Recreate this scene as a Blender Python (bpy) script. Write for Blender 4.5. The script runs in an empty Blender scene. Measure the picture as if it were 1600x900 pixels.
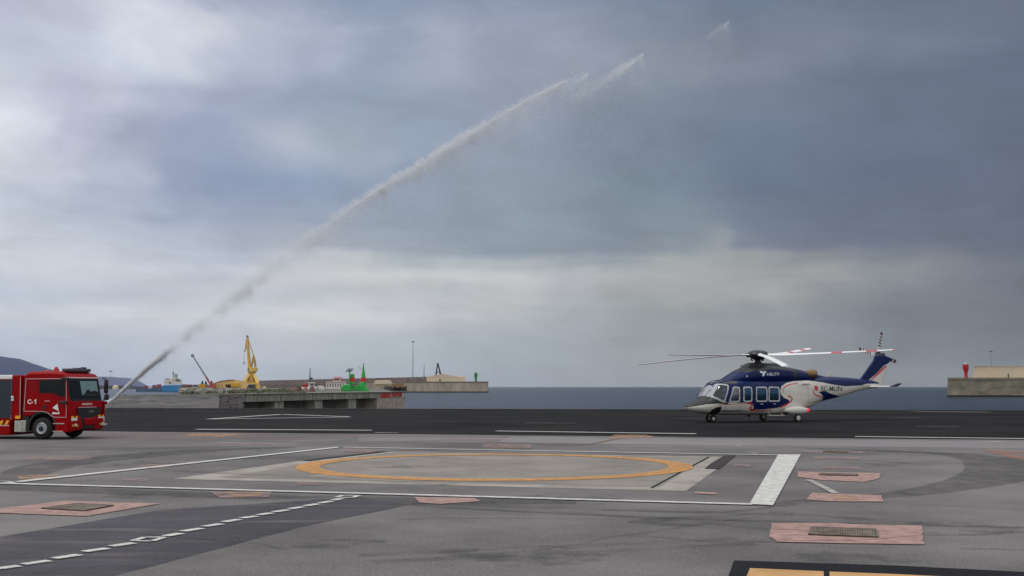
import bpy, bmesh, math, random
import numpy as np
from mathutils import Vector, Matrix
random.seed(7); rng = np.random.default_rng(11)
SC = bpy.context.scene
COL = SC.collection
R = math.radians

# ------------------------------------------------------------------ camera
FPX = 1700.0                       # focal length in pixels of the 1600 px wide photograph
CAMZ = 1.85
PITCH = math.atan(154.0 / FPX)
cd = bpy.data.cameras.new('camera'); cam = bpy.data.objects.new('camera', cd); COL.objects.link(cam)
cam.location = (0, 0, CAMZ); cam.rotation_euler = (R(90) + PITCH, 0, 0)
cd.sensor_width = 36.0; cd.lens = 36.0 * FPX / 1600.0; cd.clip_start = 0.1; cd.clip_end = 60000
SC.camera = cam

# survey helpers: turn a measured bearing into a place in the world
def ray(u, v):
    x = (u - 800.0) / FPX; z = (450.0 - v) / FPX
    return Vector((x, math.cos(PITCH) - z * math.sin(PITCH), math.sin(PITCH) + z * math.cos(PITCH)))
def at(u, v, Y):
    d = ray(u, v); t = Y / d.y
    return Vector((d.x * t, Y, CAMZ + d.z * t))
def gnd(u, v, z=0.0):
    d = ray(u, v); t = (z - CAMZ) / d.z
    return Vector((d.x * t, d.y * t, z))

# ------------------------------------------------------------------ colour helpers
def s2l(c):
    out = []
    for k in c[:3]:
        k = k / 255.0
        out.append(k / 12.92 if k <= 0.04045 else ((k + 0.055) / 1.055) ** 2.4)
    return tuple(out)

# ------------------------------------------------------------------ world: overcast sky
SUN_EL, SUN_AZ = R(62), R(-105)      # azimuth measured from +Y towards +X
W = bpy.data.worlds.new('World'); SC.world = W; W.use_nodes = True
nt = W.node_tree; nt.nodes.clear()
def N(t, **k):
    n = nt.nodes.new(t)
    for a, b in k.items(): setattr(n, a, b)
    return n
def L(a, b): nt.links.new(a, b)
def mth(op, a, b=None, c=None, clamp=False):
    n = N('ShaderNodeMath', operation=op); n.use_clamp = clamp
    for i, q in enumerate((a, b, c)):
        if q is None: continue
        if isinstance(q, (int, float)): n.inputs[i].default_value = q
        else: L(q, n.inputs[i])
    return n.outputs[0]
def sstep(x, lo, hi):
    n = N('ShaderNodeMapRange'); n.interpolation_type = 'SMOOTHSTEP'; n.clamp = True
    L(x, n.inputs[0]); n.inputs[1].default_value = lo; n.inputs[2].default_value = hi
    return n.outputs[0]
def mixc(f, a, b, mode='MIX'):
    n = N('ShaderNodeMix', data_type='RGBA', blend_type=mode)
    if isinstance(f, (int, float)): n.inputs[0].default_value = f
    else: L(f, n.inputs[0])
    for i, q in ((6, a), (7, b)):
        if isinstance(q, tuple): n.inputs[i].default_value = (*q, 1)
        else: L(q, n.inputs[i])
    return n.outputs[2]
tc = N('ShaderNodeTexCoord'); sep = N('ShaderNodeSeparateXYZ'); L(tc.outputs['Generated'], sep.inputs[0])
az0 = mth('ARCTAN2', sep.outputs[0], sep.outputs[1])
el0 = mth('ARCSINE', sep.outputs[2])
mp = N('ShaderNodeCombineXYZ'); L(mth('MULTIPLY', az0, 3.6), mp.inputs[0]); L(mth('MULTIPLY', el0, 6.5), mp.inputs[1])
nz = N('ShaderNodeTexNoise'); nz.inputs['Scale'].default_value = 1.7; nz.inputs['Detail'].default_value = 6; nz.inputs['Roughness'].default_value = .55; nz.inputs['Distortion'].default_value = .4
L(mp.outputs[0], nz.inputs['Vector'])
sepn = N('ShaderNodeSeparateColor'); L(nz.outputs['Color'], sepn.inputs[0])
az = mth('ADD', az0, mth('MULTIPLY', mth('SUBTRACT', sepn.outputs[0], .5), .15))
horiz = sstep(el0, 0.0, 0.12)
el = mth('ADD', el0, mth('MULTIPLY', mth('MULTIPLY', mth('SUBTRACT', sepn.outputs[1], .5), .052), horiz))
rows = [
 (598, {0:(170,184,202),200:(172,184,202),400:(172,182,196),600:(163,172,184),800:(152,161,174),1000:(143,150,162),1200:(138,142,152),1400:(124,132,144),1600:(114,124,138)}),
 (535, {0:(180,190,206),200:(184,191,205),400:(182,188,199),600:(174,182,192),800:(160,168,178),1000:(148,154,165),1200:(140,145,156),1400:(126,132,146),1600:(116,122,138)}),
 (495, {0:(198,204,214),150:(204,207,215),300:(200,203,210),400:(196,200,208),500:(202,203,206),600:(196,198,202),700:(186,190,194),800:(176,180,184),900:(162,168,175),1000:(152,158,167),1200:(140,145,157),1400:(124,130,145),1600:(114,120,136)}),
 (468, {0:(186,194,208),150:(188,194,208),300:(190,195,206),400:(192,196,204),500:(186,190,198),600:(190,194,198),700:(182,186,190),800:(184,186,188),900:(168,172,177),1000:(160,164,171),1150:(160,162,167),1300:(140,144,154),1400:(126,132,146),1600:(112,118,134)}),
 (435, {0:(202,206,215),150:(200,204,213),250:(196,201,211),350:(190,196,207),450:(196,199,205),550:(204,204,206),650:(194,197,200),750:(196,198,201),820:(199,200,203),900:(180,183,187),1000:(164,167,173),1100:(160,163,169),1250:(154,157,164),1400:(134,138,149),1600:(109,115,133)}),
 (410, {0:(198,203,213),150:(194,199,210),250:(186,192,204),350:(176,183,198),450:(182,188,196),550:(190,195,199),650:(172,180,187),750:(176,182,187),830:(176,181,186),930:(146,154,164),1050:(158,162,169),1150:(146,151,160),1250:(138,143,154),1400:(118,124,141),1600:(103,110,131)}),
 (388, {0:(196,202,213),150:(188,194,207),250:(180,187,202),350:(170,178,194),450:(168,176,189),550:(160,169,181),650:(150,160,172),800:(140,151,164),930:(132,142,156),1030:(134,143,157),1080:(146,152,163),1130:(122,131,150),1250:(114,122,143),1400:(106,114,137),1600:(99,106,130)}),
 (345, {0:(190,197,210),100:(184,191,205),200:(172,180,199),300:(156,166,188),450:(150,161,182),600:(144,156,171),800:(139,151,164),1000:(124,136,153),1200:(110,120,144),1400:(103,112,136),1600:(98,106,130)}),
 (290, {0:(206,210,221),100:(197,202,215),180:(175,182,201),250:(152,162,187),400:(138,152,179),600:(142,155,176),800:(139,151,165),1000:(120,133,152),1200:(107,119,144),1400:(101,110,135),1600:(97,105,129)}),
 (225, {0:(217,221,231),60:(205,210,222),130:(184,188,207),200:(160,168,190),320:(154,164,190),470:(172,180,194),560:(162,173,187),650:(146,158,177),800:(140,151,168),1000:(119,131,153),1200:(108,120,144),1400:(101,111,135),1600:(97,107,130)}),
 (160, {0:(200,206,218),80:(188,193,211),160:(190,195,211),250:(176,182,203),350:(160,168,190),480:(150,160,182),600:(148,160,178),800:(144,153,171),1000:(124,135,156),1200:(114,125,148),1400:(105,115,139),1600:(100,109,133)}),
 (100, {0:(187,193,209),100:(194,200,213),200:(207,213,225),300:(207,213,223),400:(180,186,205),500:(168,176,197),600:(150,161,181),700:(160,167,184),800:(154,160,178),1000:(136,145,164),1200:(126,134,155),1400:(112,122,145),1600:(103,113,137)}),
 (50, {0:(184,189,207),100:(192,197,212),200:(209,214,225),350:(205,210,220),430:(184,190,206),500:(168,175,195),600:(149,159,180),700:(164,170,188),800:(152,159,178),1000:(130,140,161),1200:(118,128,150),1400:(109,119,142),1600:(103,112,134)}),
 (5, {0:(186,191,210),200:(196,201,216),300:(188,192,211),400:(158,166,188),600:(138,150,172),800:(138,148,170),1000:(120,132,157),1200:(109,121,145),1400:(103,113,135),1600:(103,109,129)}),
]
prev = None; prev_el = None
for v, cols in rows:
    rp = N('ShaderNodeValToRGB'); cr = rp.color_ramp; cr.interpolation = 'EASE'
    while len(cr.elements) > 1: cr.elements.remove(cr.elements[-1])
    for i, (u, c) in enumerate(sorted(cols.items())):
        if u >= 1000: c = (c[0], c[1], c[2] - 5)
        if u >= 1300 and v > 450: c = tuple(k - 7 for k in c)
        d = ray(u, v); pos = (math.atan2(d.x, d.y) + .6) / 1.2
        e = cr.elements[0] if i == 0 else cr.elements.new(pos)
        e.position = pos; e.color = (*s2l(c), 1)
    L(mth('DIVIDE', mth('ADD', az, .6), 1.2), rp.inputs[0])
    d = ray(800, v).normalized(); e_ = math.asin(d.z)
    if prev is None: prev = rp.outputs[0]
    else: prev = mixc(sstep(el, prev_el, e_), prev, rp.outputs[0])
    prev_el = e_
# the thinner, brighter cloud overhead, out of the picture
prev = mixc(sstep(el0, .40, .95), prev, (1.28, 1.29, 1.33))
# brighter open sky behind the viewer, down to the horizon
prev = mixc(mth('MULTIPLY', sstep(mth('MULTIPLY', sep.outputs[1], -1.0), -.35, .45), sstep(el0, -.02, .06)), prev, (.86, .88, .91))
# fine streaks
mp2 = N('ShaderNodeCombineXYZ'); L(mth('MULTIPLY', az0, 8.0), mp2.inputs[0]); L(mth('ADD', mth('MULTIPLY', el0, 17.0), mth('MULTIPLY', az0, 1.5)), mp2.inputs[1])
nz2 = N('ShaderNodeTexNoise'); nz2.inputs['Scale'].default_value = 1.1; nz2.inputs['Detail'].default_value = 10; nz2.inputs['Roughness'].default_value = .6; nz2.inputs['Distortion'].default_value = .6
L(mp2.outputs[0], nz2.inputs['Vector'])
st = N('ShaderNodeMapRange'); L(nz2.outputs['Fac'], st.inputs[0]); st.inputs[1].default_value = .3; st.inputs[2].default_value = .7; st.inputs[3].default_value = .90; st.inputs[4].default_value = 1.10
cmb = N('ShaderNodeCombineColor'); [L(st.outputs[0], cmb.inputs[i]) for i in range(3)]
clouds = mixc(1.0, prev, cmb.outputs[0], 'MULTIPLY')
# layered wisps, strongest in the low bright band
mp3 = N('ShaderNodeCombineXYZ'); L(mth('MULTIPLY', az0, 7.0), mp3.inputs[0]); L(mth('ADD', mth('MULTIPLY', el0, 60.0), mth('MULTIPLY', az0, 2.0)), mp3.inputs[1])
nz3 = N('ShaderNodeTexNoise'); nz3.inputs['Scale'].default_value = .9; nz3.inputs['Detail'].default_value = 9; nz3.inputs['Roughness'].default_value = .62; nz3.inputs['Distortion'].default_value = 1.1
L(mp3.outputs[0], nz3.inputs['Vector'])
band = mth('MULTIPLY', sstep(el0, .015, .06), mth('SUBTRACT', 1.0, sstep(el0, .13, .20)))
w3 = mth('ADD', 1.0, mth('MULTIPLY', mth('SUBTRACT', nz3.outputs['Fac'], .5), mth('ADD', .06, mth('MULTIPLY', band, .26))))
cm3 = N('ShaderNodeCombineColor'); [L(w3, cm3.inputs[i]) for i in range(3)]
clouds = mixc(1.0, clouds, cm3.outputs[0], 'MULTIPLY')
sky = N('ShaderNodeTexSky', sky_type='NISHITA'); sky.sun_disc = False; sky.sun_elevation = SUN_EL; sky.sun_rotation = SUN_AZ
b1 = N('ShaderNodeBackground'); L(sky.outputs[0], b1.inputs[0]); b1.inputs[1].default_value = .06
b2 = N('ShaderNodeBackground'); L(clouds, b2.inputs[0]); b2.inputs[1].default_value = 1.06
ms = N('ShaderNodeMixShader'); ms.inputs[0].default_value = .95; L(b1.outputs[0], ms.inputs[1]); L(b2.outputs[0], ms.inputs[2])
wo = N('ShaderNodeOutputWorld'); L(ms.outputs[0], wo.inputs[0])

sl = bpy.data.lights.new('sun', 'SUN'); sl.energy = 0.9; sl.angle = R(14); sl.color = (1, .96, .9)
so = bpy.data.objects.new('sun', sl); COL.objects.link(so)
dv = Vector((math.sin(SUN_AZ) * math.cos(SUN_EL), math.cos(SUN_AZ) * math.cos(SUN_EL), math.sin(SUN_EL)))
so.rotation_euler = dv.to_track_quat('Z', 'Y').to_euler(); so.location = (-30, 0, 40)
SC.view_settings.view_transform = 'Standard'; SC.view_settings.look = 'None'
SC.view_settings.exposure = 0.0; SC.view_settings.gamma = 1.0

# ------------------------------------------------------------------ materials
MATS = {}
def mat(name, c, rough=.6, metal=0.0, var=0.0, scale=3.0, bump=0.0, bscale=None, stretch=None, spec=.5, c2=None, emit=None, coat=0.0, alpha_wear=None, detail=6):
    """principled material; c is the sRGB 0-255 BASE colour, var mixes c with c2 by noise"""
    if name in MATS: return MATS[name]
    m = bpy.data.materials.new(name); m.use_nodes = True; MATS[name] = m
    t = m.node_tree; p = t.nodes['Principled BSDF']
    base = s2l(c)
    p.inputs['Base Color'].default_value = (*base, 1); p.inputs['Roughness'].default_value = rough
    p.inputs['Metallic'].default_value = metal; p.inputs['Specular IOR Level'].default_value = spec
    p.inputs['Coat Weight'].default_value = coat; p.inputs['Coat Roughness'].default_value = .08
    if emit: p.inputs['Emission Color'].default_value = (*s2l(emit[0]), 1); p.inputs['Emission Strength'].default_value = emit[1]
    if var or bump or alpha_wear:
        g = t.nodes.new('ShaderNodeNewGeometry' if name.startswith('w_') else 'ShaderNodeTexCoord')
        src = g.outputs['Position'] if name.startswith('w_') else g.outputs['Object']
        mpn = t.nodes.new('ShaderNodeMapping'); t.links.new(src, mpn.inputs[0])
        if stretch: mpn.inputs['Scale'].default_value = stretch
    if var:
        n = t.nodes.new('ShaderNodeTexNoise'); n.inputs['Scale'].default_value = scale; n.inputs['Detail'].default_value = detail; n.inputs['Roughness'].default_value = .62
        t.links.new(mpn.outputs[0], n.inputs['Vector'])
        mr = t.nodes.new('ShaderNodeMapRange'); mr.inputs[1].default_value = .32; mr.inputs[2].default_value = .68
        t.links.new(n.outputs['Fac'], mr.inputs[0])
        mx = t.nodes.new('ShaderNodeMix'); mx.data_type = 'RGBA'
        ca = s2l(c2) if c2 else tuple(k * (1 - var) for k in base)
        cb = base if c2 else tuple(min(1, k * (1 + var)) for k in base)
        mx.inputs[6].default_value = (*ca, 1); mx.inputs[7].default_value = (*cb, 1)
        t.links.new(mr.outputs[0], mx.inputs[0]); t.links.new(mx.outputs[2], p.inputs['Base Color'])
    if bump:
        n = t.nodes.new('ShaderNodeTexNoise'); n.inputs['Scale'].default_value = bscale or scale * 6; n.inputs['Detail'].default_value = 5
        t.links.new(mpn.outputs[0], n.inputs['Vector'])
        b = t.nodes.new('ShaderNodeBump'); b.inputs['Strength'].default_value = min(1, bump); b.inputs['Distance'].default_value = .02
        t.links.new(n.outputs['Fac'], b.inputs['Height']); t.links.new(b.outputs[0], p.inputs['Normal'])
    if alpha_wear:
        # worn paint: the sheet has real gaps through which the surface below shows
        sc_, lo, hi, amin = alpha_wear[:4]
        n = t.nodes.new('ShaderNodeTexNoise'); n.inputs['Scale'].default_value = sc_; n.inputs['Detail'].default_value = 8; n.inputs['Roughness'].default_value = .7
        t.links.new(mpn.outputs[0], n.inputs['Vector'])
        mr = t.nodes.new('ShaderNodeMapRange'); mr.inputs[1].default_value = lo; mr.inputs[2].default_value = hi; mr.inputs[3].default_value = amin; mr.inputs[4].default_value = (alpha_wear[4] if len(alpha_wear) > 4 else 1.0)
        t.links.new(n.outputs['Fac'], mr.inputs[0]); t.links.new(mr.outputs[0], p.inputs['Alpha'])
    return m

def tag(o, label=None, cat=None, group=None, kind=None):
    if label: o['label'] = label
    if cat: o['category'] = cat
    if group: o['group'] = group
    if kind: o['kind'] = kind
    return o
def empty(name, loc, rz=0.0, label=None, cat=None, group=None):
    o = bpy.data.objects.new(name, None); COL.objects.link(o); o.location = loc; o.rotation_euler = (0, 0, rz)
    o.empty_display_size = .3
    return tag(o, label, cat, group)
def copy_tree(o, parent=None):
    c = o.copy(); COL.objects.link(c); c.parent = parent
    for ch in list(o.children): copy_tree(ch, c)
    return c

class MB:
    """collects shapes; build() links them as ONE mesh object"""
    def __init__(s, off=(0, 0, 0)): s.v = []; s.f = []; s.m = []; s.off = Vector(off); s.cur = 0
    def add(s, vs, fs):
        b = len(s.v); s.v += [tuple(Vector(p) - s.off) for p in vs]
        s.f += [tuple(b + i for i in f) for f in fs]; s.m += [s.cur] * len(fs); return s
    def box(s, c, d, rot=None):
        c = Vector(c); h = Vector(d) / 2
        vs = [Vector((sx * h.x, sy * h.y, sz * h.z)) for sx in (-1, 1) for sy in (-1, 1) for sz in (-1, 1)]
        if rot is not None: vs = [rot @ p for p in vs]
        return s.add([p + c for p in vs], [(0,1,3,2),(4,6,7,5),(0,4,5,1),(2,3,7,6),(0,2,6,4),(1,5,7,3)])
    def hexa(s, b4, t4):
        return s.add(list(b4) + list(t4), [(3,2,1,0),(4,5,6,7),(0,1,5,4),(1,2,6,5),(2,3,7,6),(3,0,4,7)])
    def cyl(s, p0, p1, r0, r1=None, n=16, cap=True):
        r1 = r0 if r1 is None else r1
        p0 = Vector(p0); p1 = Vector(p1); a = (p1 - p0).normalized()
        q = a.orthogonal().normalized(); w = a.cross(q)
        vs = []
        for p, r in ((p0, r0), (p1, r1)):
            for i in range(n):
                t = 2 * math.pi * i / n; vs.append(p + (q * math.cos(t) + w * math.sin(t)) * r)
        fs = [(i, (i + 1) % n, n + (i + 1) % n, n + i) for i in range(n)]
        if cap: fs += [tuple(range(n - 1, -1, -1)), tuple(range(n, 2 * n))]
        return s.add(vs, fs)
    def lathe(s, o, axis, prof, n=24):
        o = Vector(o); a = Vector(axis).normalized(); q = a.orthogonal().normalized(); w = a.cross(q)
        vs = []
        for r, h in prof:
            for i in range(n):
                t = 2 * math.pi * i / n; vs.append(o + a * h + (q * math.cos(t) + w * math.sin(t)) * max(r, 1e-4))
        fs = []
        for k in range(len(prof) - 1):
            for i in range(n): fs.append((k*n+i, k*n+(i+1)%n, (k+1)*n+(i+1)%n, (k+1)*n+i))
        fs += [tuple(range(n - 1, -1, -1)), tuple((len(prof)-1)*n + i for i in range(n))]
        return s.add(vs, fs)
    def prism(s, poly, vec):
        """poly: 3D points of a planar outline, vec: extrusion vector"""
        n = len(poly); vec = Vector(vec); a = [Vector(p) for p in poly]; b = [p + vec for p in a]
        return s.add(a + b, [tuple(range(n - 1, -1, -1)), tuple(range(n, 2 * n))] + [(i, (i+1) % n, n + (i+1) % n, n + i) for i in range(n)])
    def sheet(s, poly):
        return s.add(poly, [tuple(range(len(poly)))])
    def build(s, name, m, parent=None, bevel=0.0, smooth=False, segs=2):
        me = bpy.data.meshes.new(name); me.from_pydata(s.v, [], s.f)
        ms_ = m if isinstance(m, (list, tuple)) else [m]
        for q in ms_: me.materials.append(q)
        if len(ms_) > 1: me.polygons.foreach_set('material_index', s.m)
        bm = bmesh.new(); bm.from_mesh(me)
        bmesh.ops.recalc_face_normals(bm, faces=bm.faces)
        bm.to_mesh(me); bm.free()
        o = bpy.data.objects.new(name, me); COL.objects.link(o)
        if parent: o.parent = parent
        if bevel:
            b = o.modifiers.new('bevel', 'BEVEL'); b.width = bevel; b.segments = segs; b.limit_method = 'ANGLE'; b.angle_limit = R(35)
        if smooth or bevel:
            me.polygons.foreach_set('use_smooth', [True] * len(me.polygons))
            if hasattr(me, 'set_sharp_from_angle'): me.set_sharp_from_angle(angle=R(38))
        me.update(); return o

def text_mesh(body, height, shear=0.0, squeeze=1.0, bold=0.0):
    """outline of the lettering as (vertices 2D, faces), cap height = height, lower-left at 0,0"""
    cu = bpy.data.curves.new('lettering', 'FONT'); cu.body = body; cu.size = 1.0; cu.shear = shear; cu.offset = bold
    o = bpy.data.objects.new('lettering', cu); COL.objects.link(o)
    dg = bpy.context.evaluated_depsgraph_get(); me = bpy.data.meshes.new_from_object(o.evaluated_get(dg))
    bpy.data.objects.remove(o)
    vs = [v.co.copy() for v in me.vertices]; fs = [tuple(p.vertices) for p in me.polygons]
    bpy.data.meshes.remove(me)
    x0 = min(v.x for v in vs); y0 = min(v.y for v in vs); y1 = max(v.y for v in vs); k = height / (y1 - y0)
    return [((v.x - x0) * k * squeeze, (v.y - y0) * k) for v in vs], fs

def pip(px, pz, poly):
    """vectorised point in polygon"""
    ins = np.zeros(px.shape, bool); n = len(poly); j = n - 1
    for i in range(n):
        xi, zi = poly[i]; xj, zj = poly[j]
        c = ((zi > pz) != (zj > pz)) & (px < (xj - xi) * (pz - zi) / (zj - zi + 1e-12) + xi)
        ins ^= c; j = i
    return ins

# =================================================================== SETTING
SEA_Z = -3.0
def sheet(name, pts, m, z=None, kind='structure', parent=None):
    mb = MB(); mb.sheet([(p[0], p[1], p[2] if z is None else z) for p in pts]); o = mb.build(name, m, parent); 
    if kind: o['kind'] = kind
    return o

# --- sea
def sea_material():
    m = bpy.data.materials.new('sea_water'); m.use_nodes = True; t = m.node_tree; p = t.nodes['Principled BSDF']
    p.inputs['Roughness'].default_value = .25; p.inputs['IOR'].default_value = 1.33; p.inputs['Specular IOR Level'].default_value = .11
    g = t.nodes.new('ShaderNodeNewGeometry'); mp_ = t.nodes.new('ShaderNodeMapping'); mp_.inputs['Scale'].default_value = (.35, .9, 1)
    t.links.new(g.outputs['Position'], mp_.inputs[0])
    n = t.nodes.new('ShaderNodeTexNoise'); n.inputs['Scale'].default_value = .55; n.inputs['Detail'].default_value = 6; n.inputs['Roughness'].default_value = .6
    t.links.new(mp_.outputs[0], n.inputs['Vector'])
    b = t.nodes.new('ShaderNodeBump'); b.inputs['Strength'].default_value = 1.0; b.inputs['Distance'].default_value = 1.1
    t.links.new(n.outputs['Fac'], b.inputs['Height']); t.links.new(b.outputs[0], p.inputs['Normal'])
    mp2_ = t.nodes.new('ShaderNodeMapping'); mp2_.inputs['Scale'].default_value = (.004, .02, 1); t.links.new(g.outputs['Position'], mp2_.inputs[0])
    n2 = t.nodes.new('ShaderNodeTexNoise'); n2.inputs['Scale'].default_value = 1.0; n2.inputs['Detail'].default_value = 5; t.links.new(mp2_.outputs[0], n2.inputs['Vector'])
    r = t.nodes.new('ShaderNodeValToRGB'); r.color_ramp.elements[0].position = .35; r.color_ramp.elements[1].position = .65
    r.color_ramp.elements[0].color = (.004, .014, .036, 1); r.color_ramp.elements[1].color = (.012, .032, .060, 1)
    t.links.new(n2.outputs['Fac'], r.inputs[0]); t.links.new(r.outputs[0], p.inputs['Base Color'])
    return m
sheet('sea', [(-14000, -200, 0), (14000, -200, 0), (14000, 14000, 0), (-14000, 14000, 0)], sea_material(), z=SEA_Z)

# --- asphalt: object-independent world coordinates, aggregate grain, mottling and long repairs
def asphalt_material(name, dark, light, rough=.85, tint=(1, 1, 1), mott=1.0, streak=(.25, .25, 1), grain=.8, spec=.2, patchy=None):
    m = bpy.data.materials.new(name); m.use_nodes = True; t = m.node_tree; p = t.nodes['Principled BSDF']
    p.inputs['Roughness'].default_value = rough; p.inputs['Specular IOR Level'].default_value = spec
    g = t.nodes.new('ShaderNodeNewGeometry')
    def noise(scale, detail, stretch=None, rough_=.6):
        src = g.outputs['Position']
        if stretch:
            mp_ = t.nodes.new('ShaderNodeMapping'); mp_.inputs['Scale'].default_value = stretch; t.links.new(src, mp_.inputs[0]); src = mp_.outputs[0]
        n = t.nodes.new('ShaderNodeTexNoise'); n.inputs['Scale'].default_value = scale; n.inputs['Detail'].default_value = detail; n.inputs['Roughness'].default_value = rough_
        t.links.new(src, n.inputs['Vector']); return n.outputs['Fac']
    big = noise(.16, 5); mid = noise(1.0, 8, streak, .7); fine = noise(26, 5, None, .9)
    def mm(op, a, b):
        n = t.nodes.new('ShaderNodeMath'); n.operation = op
        for i, q in enumerate((a, b)):
            if isinstance(q, (int, float)): n.inputs[i].default_value = q
            else: t.links.new(q, n.inputs[i])
        return n.outputs[0]
    f = mm('ADD', mm('MULTIPLY', mm('SUBTRACT', big, .5), 1.5 * mott), mm('MULTIPLY', mm('SUBTRACT', mid, .5), 1.4 * mott))
    f = mm('ADD', f, mm('MULTIPLY', mm('SUBTRACT', fine, .5), grain * 4)); f = mm('ADD', f, .5)
    r = t.nodes.new('ShaderNodeValToRGB'); e = r.color_ramp.elements
    e[0].position = .15; e[1].position = .85
    e[0].color = (*[a * b for a, b in zip(s2l(dark), tint)], 1); e[1].color = (*[a * b for a, b in zip(s2l(light), tint)], 1)
    t.links.new(f, r.inputs[0]); t.links.new(r.outputs[0], p.inputs['Base Color'])
    if patchy:
        al = noise(1.1, 7, patchy, .65); mr = t.nodes.new('ShaderNodeMapRange'); mr.inputs[1].default_value = .34; mr.inputs[2].default_value = .60; mr.inputs[3].default_value = .15; mr.inputs[4].default_value = .92
        t.links.new(al, mr.inputs[0]); t.links.new(mr.outputs[0], p.inputs['Alpha'])
    b = t.nodes.new('ShaderNodeBump'); b.inputs['Strength'].default_value = .35; b.inputs['Distance'].default_value = .006
    t.links.new(fine, b.inputs['Height']); t.links.new(b.outputs[0], p.inputs['Normal'])
    return m
M_APRON = asphalt_material('w_apron_asphalt', (84, 81, 80), (121, 117, 115), mott=1.1)
M_RUNWAY = asphalt_material('w_runway_asphalt', spec=.06, dark=(20, 20, 21), light=(42, 40, 41), mott=1.3, streak=(.05, .6, 1))
M_CONC = mat('w_concrete', (128, 124, 116), .85, var=1, c2=(94, 91, 86), scale=.35, bump=.3, bscale=9)

eL, eR = gnd(-900, 637.0), gnd(2500, 645.5)
edge_fn = lambda x: eL.y + (eR.y - eL.y) * (x - eL.x) / (eR.x - eL.x)
mb = MB()
xs0, xs1 = -190.0, 190.0
mb.hexa([(xs0, -60, -5), (xs1, -60, -5), (xs1, edge_fn(xs1), -5), (xs0, edge_fn(xs0), -5)], [(xs0, -60, 0), (xs1, -60, 0), (xs1, edge_fn(xs1), 0), (xs0, edge_fn(xs0), 0)])
tag(mb.build('apron_ground', M_APRON), kind='structure')
# runway: darker asphalt band between two surveyed lines
def xline(p, q, x): return p.y + (q.y - p.y) * (x - p.x) / (q.x - p.x)
rA, rB = gnd(100, 673.5), gnd(1600, 687.5)
sheet('runway', [(xs0, xline(rA, rB, xs0), 0), (xs1, xline(rA, rB, xs1), 0), (xs1, edge_fn(xs1) - .5, 0), (xs0, edge_fn(xs0) - .5, 0)], M_RUNWAY, z=.004)
# dark kerb at the quay edge
mb = MB(); mb.hexa([(xs0, edge_fn(xs0) - .45, 0), (xs1, edge_fn(xs1) - .45, 0), (xs1, edge_fn(xs1) + .02, 0), (xs0, edge_fn(xs0) + .02, 0)],
                   [(xs0, edge_fn(xs0) - .45, .12), (xs1, edge_fn(xs1) - .45, .12), (xs1, edge_fn(xs1) + .02, .12), (xs0, edge_fn(xs0) + .02, .12)])
tag(mb.build('quay_kerb', mat('w_kerb', (62, 60, 58), .9, var=.4, scale=.4)), kind='structure')

# --- ground sheets (all within the horizontal plane; every level 4 mm above the one below)
M_DARKSTRIP = asphalt_material('w_bitumen_strip', (62, 60, 67), (88, 85, 91), mott=1.3, streak=(.5, .12, 1), patchy=(.25, 1.6, 1))
M_PINK = mat('w_pink_paint', (177, 142, 133), .85, var=1, c2=(150, 120, 112), scale=3.5, alpha_wear=(5.0, .28, .55, .45, .96))
M_PINKF = mat('w_faded_pink_paint', (158, 130, 126), .85, var=.1, scale=1.5, alpha_wear=(2.6, .30, .70, .0, .85))
M_ORANGEF = mat('w_faded_orange_patch', (176, 140, 110), .85, var=.12, scale=1.5, alpha_wear=(2.5, .30, .65, .0, .85))
M_LINE = mat('w_white_line_paint', (196, 194, 189), .8, var=.16, scale=5.0, alpha_wear=(7.0, .26, .50, .30, .96))
M_LINEF = mat('w_faded_line_paint', (172, 168, 162), .8, var=.12, scale=2.0, alpha_wear=(3.0, .30, .58, .1))
M_RING = mat('w_ring_paint', (206, 146, 72), .8, var=1, c2=(176, 130, 78), scale=2.2, alpha_wear=(5.0, .26, .58, .30, .95))
M_STAIN = mat('w_tyre_rubber', (62, 59, 62), .85, var=.1, scale=1, alpha_wear=(1.6, .25, .75, .06, .52), stretch=(1.4, .8, 1))
M_BLACKP = mat('w_black_paint', (20, 20, 24), .8, spec=.15, var=.25, scale=2)
M_YELP = mat('w_yellow_paint', (196, 152, 96), .8, var=1, c2=(166, 126, 78), scale=2)
def gpoly(name, px, m, lvl, ragged=0.0):
    g = [gnd(u, v) for u, v in px]
    if ragged:
        out = []
        for i, p in enumerate(g):
            q = g[(i+1) % len(g)]; n = max(1, int((q-p).length / .12))
            for k in range(n): out.append(p.lerp(q, k/n) + Vector((random.gauss(0, ragged), random.gauss(0, ragged), 0)))
        g = out
    return sheet(name, g, m, z=.003 * lvl + .004)
def gline(name, p, q, wv, m, lvl):
    """painted stripe between two surveyed ground points, width in metres"""
    a = gnd(*p); b = gnd(*q); d = (b - a).normalized(); n = Vector((-d.y, d.x, 0)) * wv / 2
    return sheet(name, [a + n, b + n, b - n, a - n], m, z=.003 * lvl + .004)
# darker repaired strips
gpoly('asphalt_strip', [(-60, 849), (250, 797), (560, 777), (640, 789), (470, 824), (180, 900), (60, 925), (-60, 940)], M_DARKSTRIP, 0)
gpoly('asphalt_strip', [(560, 777), (760, 779), (900, 783), (900, 788), (640, 789)], M_STAIN, 1)
gpoly('asphalt_strip', [(0, 757.5), (20, 757.5), (520, 777), (400, 781), (160, 772), (0, 766)], M_STAIN, 1)
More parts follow.
